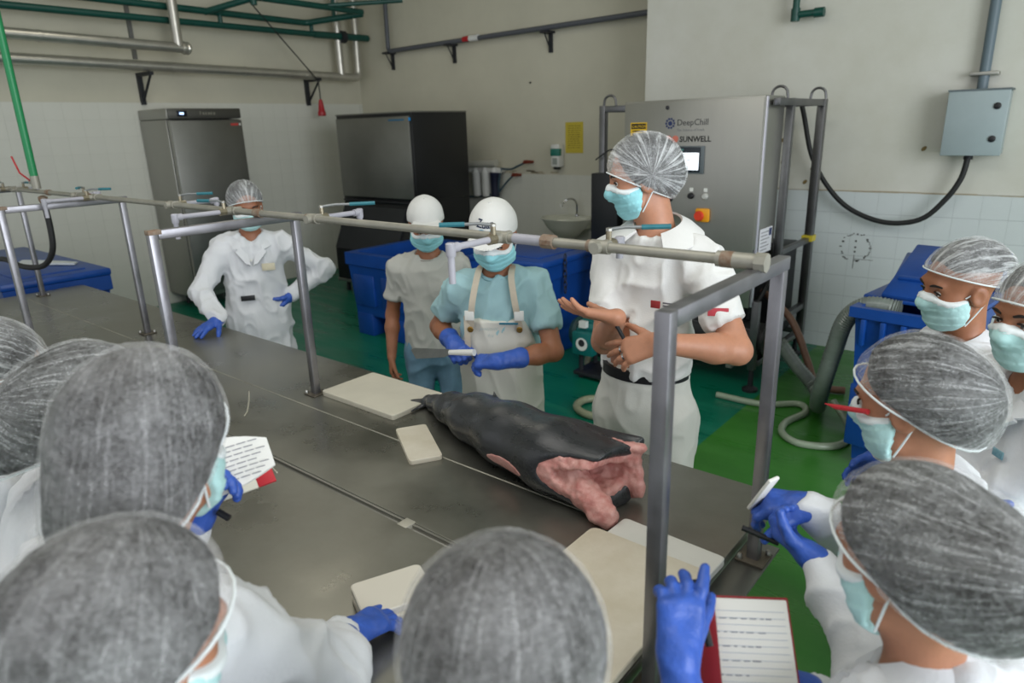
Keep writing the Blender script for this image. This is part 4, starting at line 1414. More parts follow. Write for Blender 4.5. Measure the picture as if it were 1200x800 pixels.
def net_material(name, base, streak, crinkle, col=(.80, .82, .84), sc=(9, 9, 9)):
    m = bpy.data.materials.new(name)
    m.use_nodes = True
    nt = m.node_tree
    b = nt.nodes['Principled BSDF']
    out = nt.nodes['Material Output']
    b.inputs['Base Color'].default_value = col + (1,)
    b.inputs['Roughness'].default_value = .7
    b.inputs['Sheen Weight'].default_value = .6
    at = nt.nodes.new('ShaderNodeAttribute')
    at.attribute_name = 'st'
    mp = nt.nodes.new('ShaderNodeMapping')
    mp.inputs['Scale'].default_value = sc
    nt.links.new(at.outputs['Vector'], mp.inputs[0])
    n1 = nt.nodes.new('ShaderNodeTexNoise')
    n1.inputs['Scale'].default_value = 1.
    n1.inputs['Detail'].default_value = 5
    n1.inputs['Roughness'].default_value = .65
    n1.inputs['Distortion'].default_value = .5
    nt.links.new(mp.outputs[0], n1.inputs['Vector'])
    tc = nt.nodes.new('ShaderNodeTexCoord')
    n2 = nt.nodes.new('ShaderNodeTexNoise')
    n2.inputs['Scale'].default_value = 120
    n2.inputs['Detail'].default_value = 3
    n2.inputs['Distortion'].default_value = 1.5
    nt.links.new(tc.outputs['Object'], n2.inputs['Vector'])

    def mr(src, a, c, d, e):
        q = nt.nodes.new('ShaderNodeMapRange')
        q.inputs['From Min'].default_value = a
        q.inputs['From Max'].default_value = c
        q.inputs['To Min'].default_value = d
        q.inputs['To Max'].default_value = e
        nt.links.new(src, q.inputs[0])
        return q.outputs[0]
    s1 = mr(n1.outputs['Fac'], .48, .72, 0, streak)
    s2 = mr(n2.outputs['Fac'], .4, .68, 0, crinkle)
    n3 = nt.nodes.new('ShaderNodeTexNoise')
    n3.inputs['Scale'].default_value = 16
    n3.inputs['Detail'].default_value = 3
    nt.links.new(tc.outputs['Object'], n3.inputs['Vector'])
    s3 = mr(n3.outputs['Fac'], .35, .65, base * .45, base * 1.5)
    ad = nt.nodes.new('ShaderNodeMath')
    ad.operation = 'ADD'
    nt.links.new(s1, ad.inputs[0])
    nt.links.new(s2, ad.inputs[1])
    ad2 = nt.nodes.new('ShaderNodeMath')
    ad2.operation = 'ADD'
    ad2.use_clamp = True
    nt.links.new(s3, ad2.inputs[1])
    nt.links.new(ad.outputs[0], ad2.inputs[0])
    tr = nt.nodes.new('ShaderNodeBsdfTransparent')
    mx = nt.nodes.new('ShaderNodeMixShader')
    nt.links.new(ad2.outputs[0], mx.inputs[0])
    nt.links.new(tr.outputs[0], mx.inputs[1])
    nt.links.new(b.outputs[0], mx.inputs[2])
    bp = nt.nodes.new('ShaderNodeBump')
    bp.inputs['Strength'].default_value = .35
    bp.inputs['Distance'].default_value = .006
    nt.links.new(ad.outputs[0], bp.inputs['Height'])
    nt.links.new(bp.outputs[0], b.inputs['Normal'])
    nt.links.new(mx.outputs[0], out.inputs['Surface'])
    return m


NET = net_material('hairnet_mesh', .075, .30, .16, sc=(14, 14, 12))
NET_W = net_material('hairnet_mesh_white', .15, .55, .16, sc=(10, 10, 8))
NET_F = net_material('hairnet_mesh_dense', .10, .17, .14, (.74, .74, .76), sc=(20, 20, 10))


def basis(yaw, pitch=0., roll=0.):
    y, p, r = map(math.radians, (yaw, pitch, roll))
    f = V3((math.cos(y) * math.cos(p), math.sin(y) * math.cos(p), -math.sin(p)))
    rt = V3((math.sin(y), -math.cos(y), 0))
    u = np.cross(rt, f)
    return f, rt * math.cos(r) + u * math.sin(r), u * math.cos(r) - rt * math.sin(r)


def ik(S, W, l1, l2, hint):
    S, W = V3(S), V3(W)
    d = W - S
    L = np.linalg.norm(d)
    if L > (l1 + l2) * .995:
        k = L / (l1 + l2) * 1.006
        l1, l2 = l1 * k, l2 * k
    u = d / L
    a = (l1 * l1 - l2 * l2 + L * L) / (2 * L)
    h = math.sqrt(max(l1 * l1 - a * a, 0))
    p = V3(hint) - u * (V3(hint) @ u)
    return S + u * a + unit(p) * h


def rot(v, ax, a):
    ax = unit(ax)
    return v * math.cos(a) + np.cross(ax, v) * math.sin(a) + ax * (ax @ v) * (1 - math.cos(a))


def hand_bones(W, D, N, side, curl=(20, 20, 22, 25), spread=6., thumb=(35, 20), s=1.):
    """palm and finger bones: list of (a, b, ra, rb, k). D points along the fingers, N out of the palm"""
    W, D = V3(W), unit(D)
    N = unit(V3(N) - D * (V3(N) @ D))
    T = np.cross(D, N) if side == 'R' else np.cross(N, D)
    out = []
    offs = (.029, .0095, -.0105, -.029)
    lens = (.074, .081, .075, .058)
    base = (.088, .091, .087, .080)
    for i in range(4):
        kn = W + (D * base[i] + T * offs[i]) * s
        out.append((W + T * offs[i] * .6 * s + D * .008 * s, kn, .0145 * s, .0125 * s, .014 * s))
        d = rot(D, np.cross(D, T), math.radians(spread * (1.5 - i)))
        axis = np.cross(d, N)
        p = kn
        c = curl[i]
        for (fr, ck) in ((.46, 1.), (.30, 1.15), (.24, .8)):
            d = rot(d, axis, math.radians(c * ck))
            q = p + d * lens[i] * fr * s
            rr_ = {.46: (.0098, .0088), .30: (.0088, .0080), .24: (.0080, .0068)}[fr]
            out.append((p, q, rr_[0] * s, rr_[1] * s, .0035 * s))
            p = q
    tb = W + (D * .022 + T * .022 + N * .006) * s
    ang, bend = thumb
    td = unit(D * math.cos(math.radians(ang)) + T * math.sin(math.radians(ang)) + N * .28)
    ta = np.cross(T, D)
    p = tb
    for j, (l, r0, r1) in enumerate(((.042, .0155, .0128), (.034, .0118, .0102), (.028, .0100, .0082))):
        q = p + td * l * s
        out.append((p, q, r0 * s, r1 * s, .008 * s if j == 0 else .004 * s))
        p = q
        td = unit(rot(td, np.cross(td, N), math.radians(bend)) + D * .12)
    return out


def fold_disp(amp, sc=1., seed=0.):
    def f(V, N):
        q = V * sc + seed
        w = np.stack([vnoise(q * 5 + 9), vnoise(q * 5 + 31), vnoise(q * 5 + 57)], 1)
        a = (1 - np.abs(vnoise((q + .07 * w) * np.array([11, 11, 6.5])))) ** 3
        c = (1 - np.abs(vnoise((q + .05 * w) * np.array([19, 19, 12]) + 40))) ** 3
        b = vnoise((q + .03 * w) * np.array([26, 26, 17]) + 5)
        return amp * (1.6 * (a - .42) + .8 * (c - .42) + .25 * b + .12)
    return f


class Person:
    def __init__(s, label, hc, face, H, head, group=None, nb_off=(-.035, 0, -.168), lean=.08, shift=0., twist=0., sk=SK_A, sw=1.):
        s.sk = sk
        s.hc = V3(hc)
        s.F, s.R, _ = basis(face)
        s.f, s.r, s.u = basis(*head)
        s.sc = H / 1.65
        k = s.sc
        s.nb = s.hc + s.F * nb_off[0] + s.R * nb_off[1] + U3 * nb_off[2]
        s.pel = s.nb - s.F * lean - s.R * shift
        s.pel[2] = .53 * H
        s.Ft, s.Rt, _ = basis(face + twist)
        s.spine = unit(s.nb - s.pel)
        s.shc = s.nb - s.spine * .055 * k
        s.sh = {'R': s.shc + s.Rt * .165 * k * sw - U3 * .012, 'L': s.shc - s.Rt * .165 * k * sw - U3 * .012}
        s.root = thing('person', (s.pel[0], s.pel[1], 0), label, 'person', group)
        s.el, s.wr, s.hands = {}, {}, {}
        s.sw = sw
        s.H = H

    def hp(s, f, r, u):
        return s.hc + s.f * f + s.r * r + s.u * u

    @property
    def HR(s):
        return np.stack([s.f, s.r, s.u])

    def arm(s, side, wrist, hint, D=None, N=None, **kw):
        k = s.sc
        s.wr[side] = V3(wrist)
        s.el[side] = ik(s.sh[side], wrist, .285 * k, .245 * k, hint)
        if D is None:
            D = unit(s.wr[side] - s.el[side])
        s.hands[side] = (V3(D), V3(N if N is not None else (0, 0, -1)), kw)
        return s

    def rest_arm(s, side, fwd=.10, out=.03, up=0.):
        k = s.sc
        sg = 1 if side == 'R' else -1
        w = s.sh[side] + s.F * fwd + s.R * sg * out - U3 * (.50 * k - up)
        return s.arm(side, w, -s.F + s.R * sg * .3, N=-s.R * sg)

    def head_prims(s, S, off=0., ears=True):
        hr = s.HR
        S.add(ell(s.hp(-.012, 0, .035), (.098, .076, .084), hr), 0, off)
        S.add(ell(s.hp(.022, 0, -.028), (.069, .062, .085), hr), .03, off)
        S.add(ell(s.hp(.046, 0, -.086), (.036, .036, .029), hr), .035, off)
        S.add(rcone(s.hp(.03, -.048, -.07), s.hp(.03, .048, -.07), .022, .022), .03, off)
        return S

    def body(s, h=.0055, slim=1.):
        k = s.sc
        q = slim
        S = Solid(h)
        s.head_prims(S)
        S.add(rcone(s.hp(.082, -.034, .026), s.hp(.082, .034, .026), .013, .013), .02)
        S.sub(ell(s.hp(.101, .032, .004), (.014, .019, .013), s.HR), .014)
        S.sub(ell(s.hp(.101, -.032, .004), (.014, .019, .013), s.HR), .014)
        S.add(rcone(s.hp(.088, 0, .016), s.hp(.110, 0, -.027), .0075, .0125), .012)
        for e in (-1, 1):
            S.add(ell(s.hp(.100, .012 * e, -.033), (.012, .009, .009), s.HR), .008)
            S.add(ell(s.hp(.056, .036 * e, -.024), (.026, .022, .022), s.HR), .03)
            S.add(ell(s.hp(-.006, .079 * e, -.012), (.026, .010, .034), s.HR), .008)
            S.sub(ell(s.hp(.0, .089 * e, -.012), (.012, .006, .018), s.HR), .006)
        S.add(rcone(s.hp(.084, -.016, -.062), s.hp(.084, .016, -.062), .0085, .0085), .012)
        S.add(rcone(s.hp(-.018, 0, -.04), s.nb - s.spine * .02, .054, .058 * k), .03)
        # trunk
        S.add(rcone(s.sh['L'] * .8 + s.shc * .2, s.sh['R'] * .8 + s.shc * .2, .05 * k, .05 * k), .06)
        S.add(fcone(s.nb - s.spine * .17 * k, s.pel + s.spine * .13 * k, .14 * k * s.sw, .12 * k, .66, s.Ft), .06)
        S.add(fcone(s.pel + s.spine * .10 * k, s.pel - U3 * .02, .112 * k, .122 * k, .7, s.F), .05)
        for e, sg in (('R', 1), ('L', -1)):
            hip = s.pel + s.R * sg * .085 * k - U3 * .03
            kn = V3((s.root.location.x, s.root.location.y, 0)) + s.R * sg * .095 * k + U3 * .28 * s.H + s.F * .015
            an = V3((s.root.location.x, s.root.location.y, 0)) + s.R * sg * .10 * k + U3 * .06 - s.F * .02
            s.__dict__.setdefault('legs', {})[e] = (hip, kn, an)
            S.add(rcone(hip, kn, .074 * k, .050 * k), .03)
            S.add(rcone(kn, an, .052 * k, .034 * k), .02)
            S.add(rcone(an - U3 * .025, an + s.F * .16 - U3 * .025, .032, .026), .02)
            if e in s.wr:
                S.add(rcone(s.sh[e], s.el[e], .047 * k * q, .038 * k * q), .03 * q)
                m_ = s.el[e] + (s.wr[e] - s.el[e]) * .3
                S.add(rcone(s.el[e], m_, .037 * k * q, .040 * k * q), .02)
                S.add(rcone(m_, s.wr[e], .040 * k * q, .026 * k), .02)
                D, N, kw = s.hands[e]
                bare = kw.get('bare', False)
                if bare:
                    kk = {z: v for z, v in kw.items() if z not in ('bare', 'cuff')}
                    for (a, b, ra, rb, kb) in hand_bones(s.wr[e], D, N, e, s=k, **kk):
                        S.add(rcone(a, b, ra, rb), kb)
                else:
                    S.add(rcone(s.wr[e], s.wr[e] + unit(D) * .06 * k, .022 * k, .016 * k), .02)
        solid_object('body', S, s.sk, s.root, 1)
        return s

    def face(s, brow=True):
        for e in (-1, 1):
            c = s.hp(.076, .032 * e, .003)
            MB().lathe([(0.0, -.0125), (.009, -.009), (.0125, 0), (.009, .009), (.0045, .0118)], c, s.f, 14).build('eye', EYEW, s.root)
            MB().lathe([(.0058, .0106), (.004, .0124), (0.0, .0128)], c, s.f + U3 * -.15, 10).build('iris', EYED, s.root)
            # upper lid
            V = MB().tube([s.hp(.0865, .032 * e - .017, .004), s.hp(.0925, .032 * e, .0095), s.hp(.084, .032 * e + .017, .004)], .0026, 6, bend=.01)
            V.build('eyelid', BROW, s.root)
            if brow:
                MB().tube([s.hp(.096, .016 * e, .0245), s.hp(.0945, .034 * e, .031), s.hp(.083, .052 * e, .026)], [.003, .004, .004, .004, .004, .004, .0022], 6, bend=.014).build('eyebrow', BROW, s.root)
        return s

    def mask(s, m_=None, h=.004):
        S = Solid(h)
        o = .0085
        S.add(ell(s.hp(.022, 0, -.028), (.069, .064, .085), s.HR), .0, o)
        for e in (-1, 1):
            S.add(ell(s.hp(.056, .036 * e, -.024), (.026, .022, .022), s.HR), .03, o)
        S.add(ell(s.hp(.050, 0, -.088), (.036, .040, .030), s.HR), .04, o)
        S.add(rcone(s.hp(.088, 0, .006), s.hp(.110, 0, -.027), .0075, .0125), .03, o * .8)
        S.add(rcone(s.hp(.03, -.05, -.07), s.hp(.03, .05, -.07), .024, .024), .03, o)
        tilt = unit(s.u + s.f * .10)
        fr = unit(s.f - s.u * .10)
        cen = s.hp(.075, 0, -.055)
        S.clip(rbox(cen, (.060, .085, .066), np.stack([fr, s.r, tilt]), .010), .004)

        def roof(hu):
            q = [half(s.hp(.10, 0, hu), unit(s.u + s.f * .05 + s.r * e * .42))[0] for e in (-1, 1)]
            return (lambda P: np.maximum(q[0](P), q[1](P))), None, None
        S.clip(roof(.006), .003)
        S.clip(half(s.hp(.020, 0, -.06), -unit(s.f + s.u * .35)), .006)

        def pleat(V, N):
            q = (V - cen) @ tilt + .010
            w = np.clip((.045 - np.abs(q)) / .01, 0, 1)
            return w * .0016 * (((q / .024) % 1.) * 2 - 1) + .001 * vnoise(V * 60)
        solid_object('face_mask', S, m_ or MASKM, s.root, 1, disp=pleat)
        a0 = cen + tilt * .053
        for e in (-1, 1):
            MB().tube([s.hp(.028, .070 * e, -.012), s.hp(.006, .080 * e, .004), s.hp(-.02, .083 * e, .008)], .002, 6, bend=.01).build('mask_strap', MASKW, s.root)
            MB().tube([s.hp(.026, .068 * e, -.098), s.hp(.002, .076 * e, -.066), s.hp(-.022, .081 * e, -.032)], .002, 6, bend=.01).build('mask_strap', MASKW, s.root)
        # pale edge along the nose, cut from a slightly larger shell
        S = Solid(h)
        o2 = o + .0012
        S.add(ell(s.hp(.022, 0, -.028), (.069, .064, .085), s.HR), .0, o2)
        for e in (-1, 1):
            S.add(ell(s.hp(.056, .036 * e, -.024), (.026, .022, .022), s.HR), .03, o2)
        S.add(rcone(s.hp(.088, 0, .006), s.hp(.110, 0, -.027), .0075, .0125), .03, o2 * .85)
        S.clip(rbox(cen, (.058, .085, .066), np.stack([fr, s.r, tilt]), .010), .004)
        S.clip(roof(.007), .001)
        S.sub(roof(-.007), .001)
        solid_object('mask_band', S, MASKW, s.root, 1)
        return s

    def hairnet(s, front=.060, back=-.065, bun=(), off=.016, m_=None, axis='f', h=.0052, amp=.0035, band=True, hair_low=.0, hair_off=.006):
        """front/back: height of the elastic at forehead and nape; bun: list of (f, r, u, radius)"""
        hr = s.HR
        pF, pB = s.hp(.10, 0, front), s.hp(-.10, 0, back)
        n = np.cross(pB - pF, s.r)
        n = unit(n if n @ s.u < 0 else -n)
        # hair fills the net
        S = Solid(h * 1.1)
        g = .0055
        S.add(ell(s.hp(-.014, 0, .036), (.100, .079, .087), hr), 0, off - g)
        S.add(ell(s.hp(-.035, 0, .0), (.075, .076, .08), hr), .03, off * .7 - g)
        for (a, b, c, r_) in bun:
            if r_ > .03:
                S.add(ell(s.hp(a, b, c), (r_, r_, r_), hr), .05, off * .6 - g)
        S.clip(half(pF, unit(n - s.f * hair_low)), .012, -.004)
        S.clip(half(s.hp(.072, 0, .03), s.f), .03)
        S.clip(half(s.hp(.050, 0, .0), unit(s.f - s.u * .35)), .03)
        solid_object('hair', S, HAIR, s.root, 1, disp=lambda V, N: .0015 * vnoise(V * 60))
        S = Solid(h)
        S.add(ell(s.hp(-.014, 0, .036), (.100, .079, .087), hr), 0, off)
        S.add(ell(s.hp(-.035, 0, .0), (.075, .076, .08), hr), .03, off * .7)
        for (a, b, c, r_) in bun:
            S.add(ell(s.hp(a, b, c), (r_, r_, r_), hr), .05 if r_ > .03 else .018, off * .6 if r_ > .03 else 0)
        S.clip(half(pF, n), .012)
        ax = {'f': s.f, 'r': s.r, 'u': s.u}[axis]
        b1, b2 = (s.r, s.u) if axis == 'f' else ((s.f, s.u) if axis == 'r' else (s.f, s.r))
        c0 = s.hp(-.02, 0, .01)

        def st(V):
            q = V - c0
            x, y, t = q @ b1, q @ b2, q @ ax
            l = np.sqrt(x * x + y * y) + 1e-6
            return np.stack([x / l, y / l, t * 1.2], 1)

        def pl(V, N):
            a = st(V)
            w = np.clip(1 - np.abs((V - pF) @ n) / .11, .25, 1)
            g = vnoise(a * np.array([5, 5, 7]) + 3) + .6 * vnoise(a * np.array([13, 13, 9]) + 17)
            return amp * w * g + .0012 * vnoise(V * 75) + .003 * vnoise(V * 14 + 4)
        solid_object('hairnet', S, m_ or NET, s.root, 1, disp=pl, st=st)
        if band:
            pts = []
            cc = (pF + pB) / 2
            e1 = unit(pF - pB)
            L1 = np.linalg.norm(pF - pB) / 2 * 1.04
            for k in range(33):
                a = 2 * math.pi * k / 32
                dv = e1 * math.cos(a) + s.r * math.sin(a)
                lo_, hi_ = .03, .25
                for _ in range(22):
                    md = (lo_ + hi_) / 2
                    q = (cc - n * .004 + dv * md).astype(np.float32)[None, :]
                    if min(float(o_[1][0](q)[0]) - o_[3] for o_ in S.ops if o_[0] == '+') < 0: lo_ = md
                    else: hi_ = md
                pts.append(cc - n * .003 + dv * (lo_ + .001))
            MB().tube(pts, .0024, 6, caps=False).build('elastic_band', MASKW, s.root)
        return s

    def coat(s, h=.0085, m_=None, amp=.006, vneck=.14, skirt=.42, sleeve=1., seed=0., name='coat', fat=1., arms='RL', collar=True, short={}):
        k = s.sc
        S = Solid(h)
        up = s.nb - s.spine * .15 * k
        S.add(fcone(up, s.pel + s.spine * .12 * k, .168 * k * s.sw * fat, .150 * k * fat, .72, s.Ft), 0)
        S.add(fcone(s.pel + s.spine * .14 * k, s.pel - U3 * .03, .148 * k * fat, .175 * k * fat, .76, s.F), .06)
        S.add(fcone(s.pel - U3 * .02, s.pel - U3 * skirt * k, .172 * k * fat, .195 * k * fat, .8, s.F), .05)
        S.add(rcone(s.sh['L'] * .85 + s.shc * .15, s.sh['R'] * .85 + s.shc * .15, .063 * k, .063 * k), .07)
        S.add(rcone(s.nb - s.spine * .035, s.shc, .075 * k, .075 * k), .05)
        for e in arms:
            if e in s.wr:
                S.add(rcone(s.sh[e], s.el[e], .066 * k, .056 * k), .045)
                d = unit(s.wr[e] - s.el[e])
                end = s.wr[e] - d * (.012 + short.get(e, 0)) * k
                S.add(rcone(s.el[e], end, .056 * k, .043 * k), .025)
                S.sub(half(s.wr[e] - d * .004, -d), .0) if False else None
        # neck opening and V
        S.sub(rcone(s.nb + s.spine * .12 + s.Ft * .03, s.nb + s.spine * .015 + s.Ft * .012, .085, .062), .008)
        if vneck > 0:
            a = s.nb + s.Ft * .09 + s.spine * .02
            b = s.nb + s.Ft * (.15 * k) - s.spine * vneck
            S.sub(rcone(a, b, .05, .004), .01)
        fd = fold_disp(amp, 1., seed)
        solid_object(name, S, m_ or CLOTH, s.root, 1, disp=fd)
        if collar:
            s.collar(m_ or CLOTH, vneck)
        return s

    def collar(s, m_, vneck=.14, r0=.066, r1=.108, lift=0., lapel=True):
        k = s.sc
        ax = unit(s.spine + s.Ft * .15)
        q1 = unit(s.Ft - ax * (s.Ft @ ax))
        q2 = np.cross(ax, q1)
        cen = s.nb - s.spine * (.012 - lift) + s.Ft * .008
        A, B = [], []
        n = 24
        for i in range(n + 1):
            a = math.pi + (i / n - .5) * 2 * math.radians(146)
            fr = abs(i / n - .5) * 2
            d = q1 * math.cos(a) + q2 * math.sin(a)
            A.append(cen + d * r0 * k + ax * (.042 - .03 * fr ** 2))
            B.append(cen + d * (r1 + .02 * fr) * k + ax * (-.002 - .035 * fr ** 2) - U3 * (.014 * (1 - fr)))
        if lapel and vneck > 0:
            for lst, w in ((A, .0), (B, .05)):
                pass
            for sg, end in ((-1, 0), (1, -1)):
                lat = -1 if ((A[end] - cen) @ q2) < 0 else 1
                tip = s.nb + s.Ft * (.15 * k) - s.spine * vneck + q2 * lat * .004
                mid_out = s.nb + s.Ft * (.125 * k) - s.spine * vneck * .55 + q2 * lat * .095 * k
                pa, pb = A[end], B[end]
                new = [((pa * .5 + tip * .5), (pb * .45 + mid_out * .55)), (tip * .92 + pa * .08, tip * .7 + mid_out * .3)]
                if end == 0:
                    A[:] = [new[1][0], new[0][0]] + A
                    B[:] = [new[1][1], new[0][1]] + B
                else:
                    A += [new[0][0], new[1][0]]
                    B += [new[0][1], new[1][1]]
        M = [(a + b) / 2 + unit(np.cross(unit(b - a), unit(A[min(i + 1, len(A) - 1)] - A[max(i - 1, 0)]))) * 0 + ax * .006 for i, (a, b) in enumerate(zip(A, B))]
        V, F = [], []
        n = len(A)
        for i in range(n):
            t = unit(A[min(i + 1, n - 1)] - A[max(i - 1, 0)])
            nn = unit(np.cross(t, B[i] - A[i]))
            if nn @ (unit(A[i] - cen) + ax) < 0: nn = -nn
            th = .0035
            V += [A[i] + nn * th, M[i] + nn * (th + .003), B[i] + nn * (th + .006), B[i] - nn * .002, A[i] - nn * th]
        for i in range(n - 1):
            for j in range(5):
                F.append((i * 5 + j, i * 5 + (j + 1) % 5, (i + 1) * 5 + (j + 1) % 5, (i + 1) * 5 + j))
        mb = MB().add(V, F + [(4, 3, 2, 1, 0), tuple((n - 1) * 5 + j for j in range(5))])
        mb.build('collar', m_, s.root, 50)
        return s

    def tee(s, m_, name='shirt', amp=.005, sleeve=.62, hem=.06, h=.0075, seed=0., collar_r=.066, fat=1.):
        k = s.sc
        S = Solid(h)
        S.add(fcone(s.nb - s.spine * .15 * k, s.pel + s.spine * .12 * k, .160 * k * s.sw * fat, .140 * k * fat, .72, s.Ft), 0)
        S.add(fcone(s.pel + s.spine * .14 * k, s.pel - U3 * (hem + .12), .140 * k * fat, .168 * k * fat, .82, s.F), .06)
        S.add(rcone(s.sh['L'] * .85 + s.shc * .15, s.sh['R'] * .85 + s.shc * .15, .058 * k, .058 * k), .07)
        S.add(rcone(s.nb - s.spine * .035, s.shc, .072 * k, .072 * k), .05)
        for e in 'RL':
            if e in s.wr:
                end = s.sh[e] + (s.el[e] - s.sh[e]) * sleeve
                S.add(rcone(s.sh[e], end, .062 * k, .060 * k), .035)
                d = unit(s.el[e] - s.sh[e])
                S.sub(rbox(end + d * .16, (.16, .09, .09), np.stack([d, unit(np.cross(d, U3 + .01)), unit(np.cross(d, np.cross(d, U3 + .01)))]), .005), .008)
        S.clip(half(s.pel - U3 * hem, -U3), .01)
        S.sub(rcone(s.nb + s.spine * .12 + s.Ft * .03, s.nb + s.spine * .02 + s.Ft * .014, .085, collar_r), .008)
        solid_object(name, S, m_, s.root, 1, disp=fold_disp(amp, 1., seed))
        return s

    def neckband(s, m_, r=.067):
        ax = unit(s.spine + s.Ft * .3)
        q1 = unit(s.Ft - ax * (s.Ft @ ax))
        q2 = np.cross(ax, q1)
        c = s.nb + s.Ft * .012 + s.spine * .0
        pts = [c + (q1 * math.cos(a) * 1.08 + q2 * math.sin(a)) * r + ax * .004 for a in [2 * math.pi * j / 28 for j in range(29)]]
        MB().tube(pts, .008, 8, caps=False).build('neckband', m_, s.root, 80)
        return s

    def trousers(s, m_, amp=.006, top=.08, h=.009, wide=1., seed=3.):
        k = s.sc
        S = Solid(h)
        S.add(fcone(s.pel + U3 * (top - .02), s.pel - U3 * .06, .130 * k, .142 * k, .78, s.F), 0)
        S.add(fcone(s.pel + U3 * (top + .05), s.pel, .128 * k, .142 * k, .78, s.F), .02)
        for e in 'RL':
            hip, kn, an = s.legs[e]
            S.add(rcone(hip - U3 * .05, kn, .088 * k * wide, .070 * k * wide), .045)
            S.add(rcone(kn, an + U3 * .03, .072 * k * wide, .062 * k * wide), .02)
        S.clip(half(s.pel + U3 * top, U3), .006)
        solid_object('trousers', S, m_, s.root, 1, disp=fold_disp(amp, 1., seed))
        return s

    def shoes(s, m_=None):
        for e in 'RL':
            an = s.legs[e][2]
            S = Solid(.007)
            S.add(fcone(an + U3 * -.005 - s.F * .02, an + s.F * .17 - U3 * .02, .05, .042, .9, U3), 0)
            S.add(rcone(an, an + U3 * .10, .05, .055), .03)
            S.clip(half((0, 0, .002), -U3), .004)
            solid_object('boot', S, m_ or SHOE, s.root, 1)
        return s

    def glove(s, e, cuff=.02, flare=1., h=.0034, amp=.0012):
        k = s.sc
        D, N, kw = s.hands[e]
        kk = {q: v for q, v in kw.items() if q not in ('bare', 'cuff')}
        S = Solid(h)
        for (a, b, ra, rb, kb) in hand_bones(s.wr[e], D, N, e, s=k, **kk):
            S.add(rcone(a, b, ra, rb), kb + .001, .0016)
        back = unit(s.el[e] - s.wr[e])
        S.add(rcone(s.wr[e] + unit(D) * .02, s.wr[e], .028 * k, .027 * k), .02)
        if cuff > .04:
            S.add(rcone(s.wr[e], s.wr[e] + back * cuff, .030 * k, .043 * k * flare), .015)
        else:
            S.add(rcone(s.wr[e], s.wr[e] + back * cuff, .027 * k, .026 * k), .015)
        solid_object('glove', S, GLOVE, s.root, 1, disp=lambda V, Nn: amp * vnoise(V * 55) + amp * 1.2 * (1 - np.abs(vnoise(V * 38 + 7)) * 2) * .6)
        return s

    def cap(s, m_, text=None, front=.052, back=-.012, brim_up=.05):
        hr = s.HR
        S = Solid(.005)
        c = s.hp(-.012, 0, .036)
        rad = (.100, .079, .090)
        S.add(ell(c, rad, hr), 0, .014)
        pF, pB = s.hp(.10, 0, front), s.hp(-.10, 0, back)
        n = np.cross(pB - pF, s.r)
        n = unit(n if n @ s.u < 0 else -n)
        S.clip(half(pF, n), .004)
        solid_object('cap_crown', S, m_, s.root, 1, disp=lambda V, N: .0015 * vnoise(V * 30))
        bf = unit(s.f + s.u * brim_up)
        bu = unit(np.cross(s.r, bf))
        S = Solid(.004)
        S.add(ell(s.hp(.085, 0, front + .004) + bf * .015, (.074, .074, .0035), np.stack([bf, s.r, bu])), 0, .0005)
        S.sub(ell(c, rad, hr), .004, .010)
        S.sub(half(s.hp(.03, 0, 0), s.f), 0)
        solid_object('cap_brim', S, m_, s.root, 1)
        MB().lathe([(.006, 0), (.005, .004), (0, .006)], c + s.u * (rad[2] + .013), s.u, 10).build('cap_button', m_, s.root)
        return s

    def cap_text(s, body, size, m_, a0, b0, sx=1.):
        cu = bpy.data.curves.new('t', 'FONT')
        cu.body = body
        cu.size = size
        cu.extrude = .0006
        cu.offset = .0006
        cu.align_x = 'CENTER'
        to = bpy.data.objects.new('t', cu)
        COL.objects.link(to)
        me = bpy.data.meshes.new_from_object(to.evaluated_get(bpy.context.evaluated_depsgraph_get()))
        bpy.data.objects.remove(to)
        org = V3(WORLD_LOC[s.root.name])
        c = s.hp(-.012, 0, .036)
        for v in me.vertices:
            a = a0 + v.co.x * sx / .094
            b = b0 + v.co.y / .1
            k = .0165 + v.co.z
            P = c + s.f * (.100 + k) * math.cos(a) * math.cos(b) + s.r * -(.079 + k) * math.sin(a) * math.cos(b) * -1 * -1 + s.u * (.090 + k) * math.sin(b)
            v.co = Vector(P - org)
        me.materials.clear()
        me.materials.append(m_)
        o = bpy.data.objects.new('lettering', me)
        COL.objects.link(o)
        o.parent = s.root
        return s

    def flat_patch(s, name, m_, c, right, up, w, h_, th=.0025, out=None):
        """small stitched or printed patch on a garment"""
        M = frame(Vector(c), Vector(right), Vector(up))
        MB().box((-w / 2, -h_ / 2, -th), (w / 2, h_ / 2, th), .001, M).build(name, m_, s.root)
        return M
# ---------------- the woman in the white coat, far side
G_CO = 'people in white coats and hairnets around the table'
BADGE = mat('cream_badge', 'cfc7ae', .5, var=.1, vscale=60)
LOGO_B = mat('embroidery_blue', '3a7f9e', .7, var=.4, vscale=120)
LOGO_G = mat('embroidery_grey', '6f8f9c', .7)
p = Person('person in white lab coat and hairnet leaning a gloved hand on the far table', (-3.60, 2.05, 1.482), -34, 1.62, (-22, 18, -4), G_CO, lean=.03, shift=-.02, sk=SK_B)
p.arm('R', (-3.49, 1.735, .915), (-.8, -.2, .2), D=(.12, -1, -.28), N=(0, -.25, -1), curl=(6, 5, 5, 8), spread=9, thumb=(48, 6))
p.arm('L', p.pel + p.F * .03 - p.R * .20 + U3 * .09, -p.R - p.F * .2, D=p.R * .6 - U3 * .6 + p.F * .3, N=p.R, curl=(30, 35, 35, 35))
p.body(slim=.76).face().mask().hairnet(front=.062, back=-.05, m_=NET_W, axis='f', amp=.004)
p.coat(vneck=.17, seed=1., amp=.011).trousers(CLOTH).shoes().glove('R').glove('L')
ch = p.nb - p.spine * .17 + p.F * .128
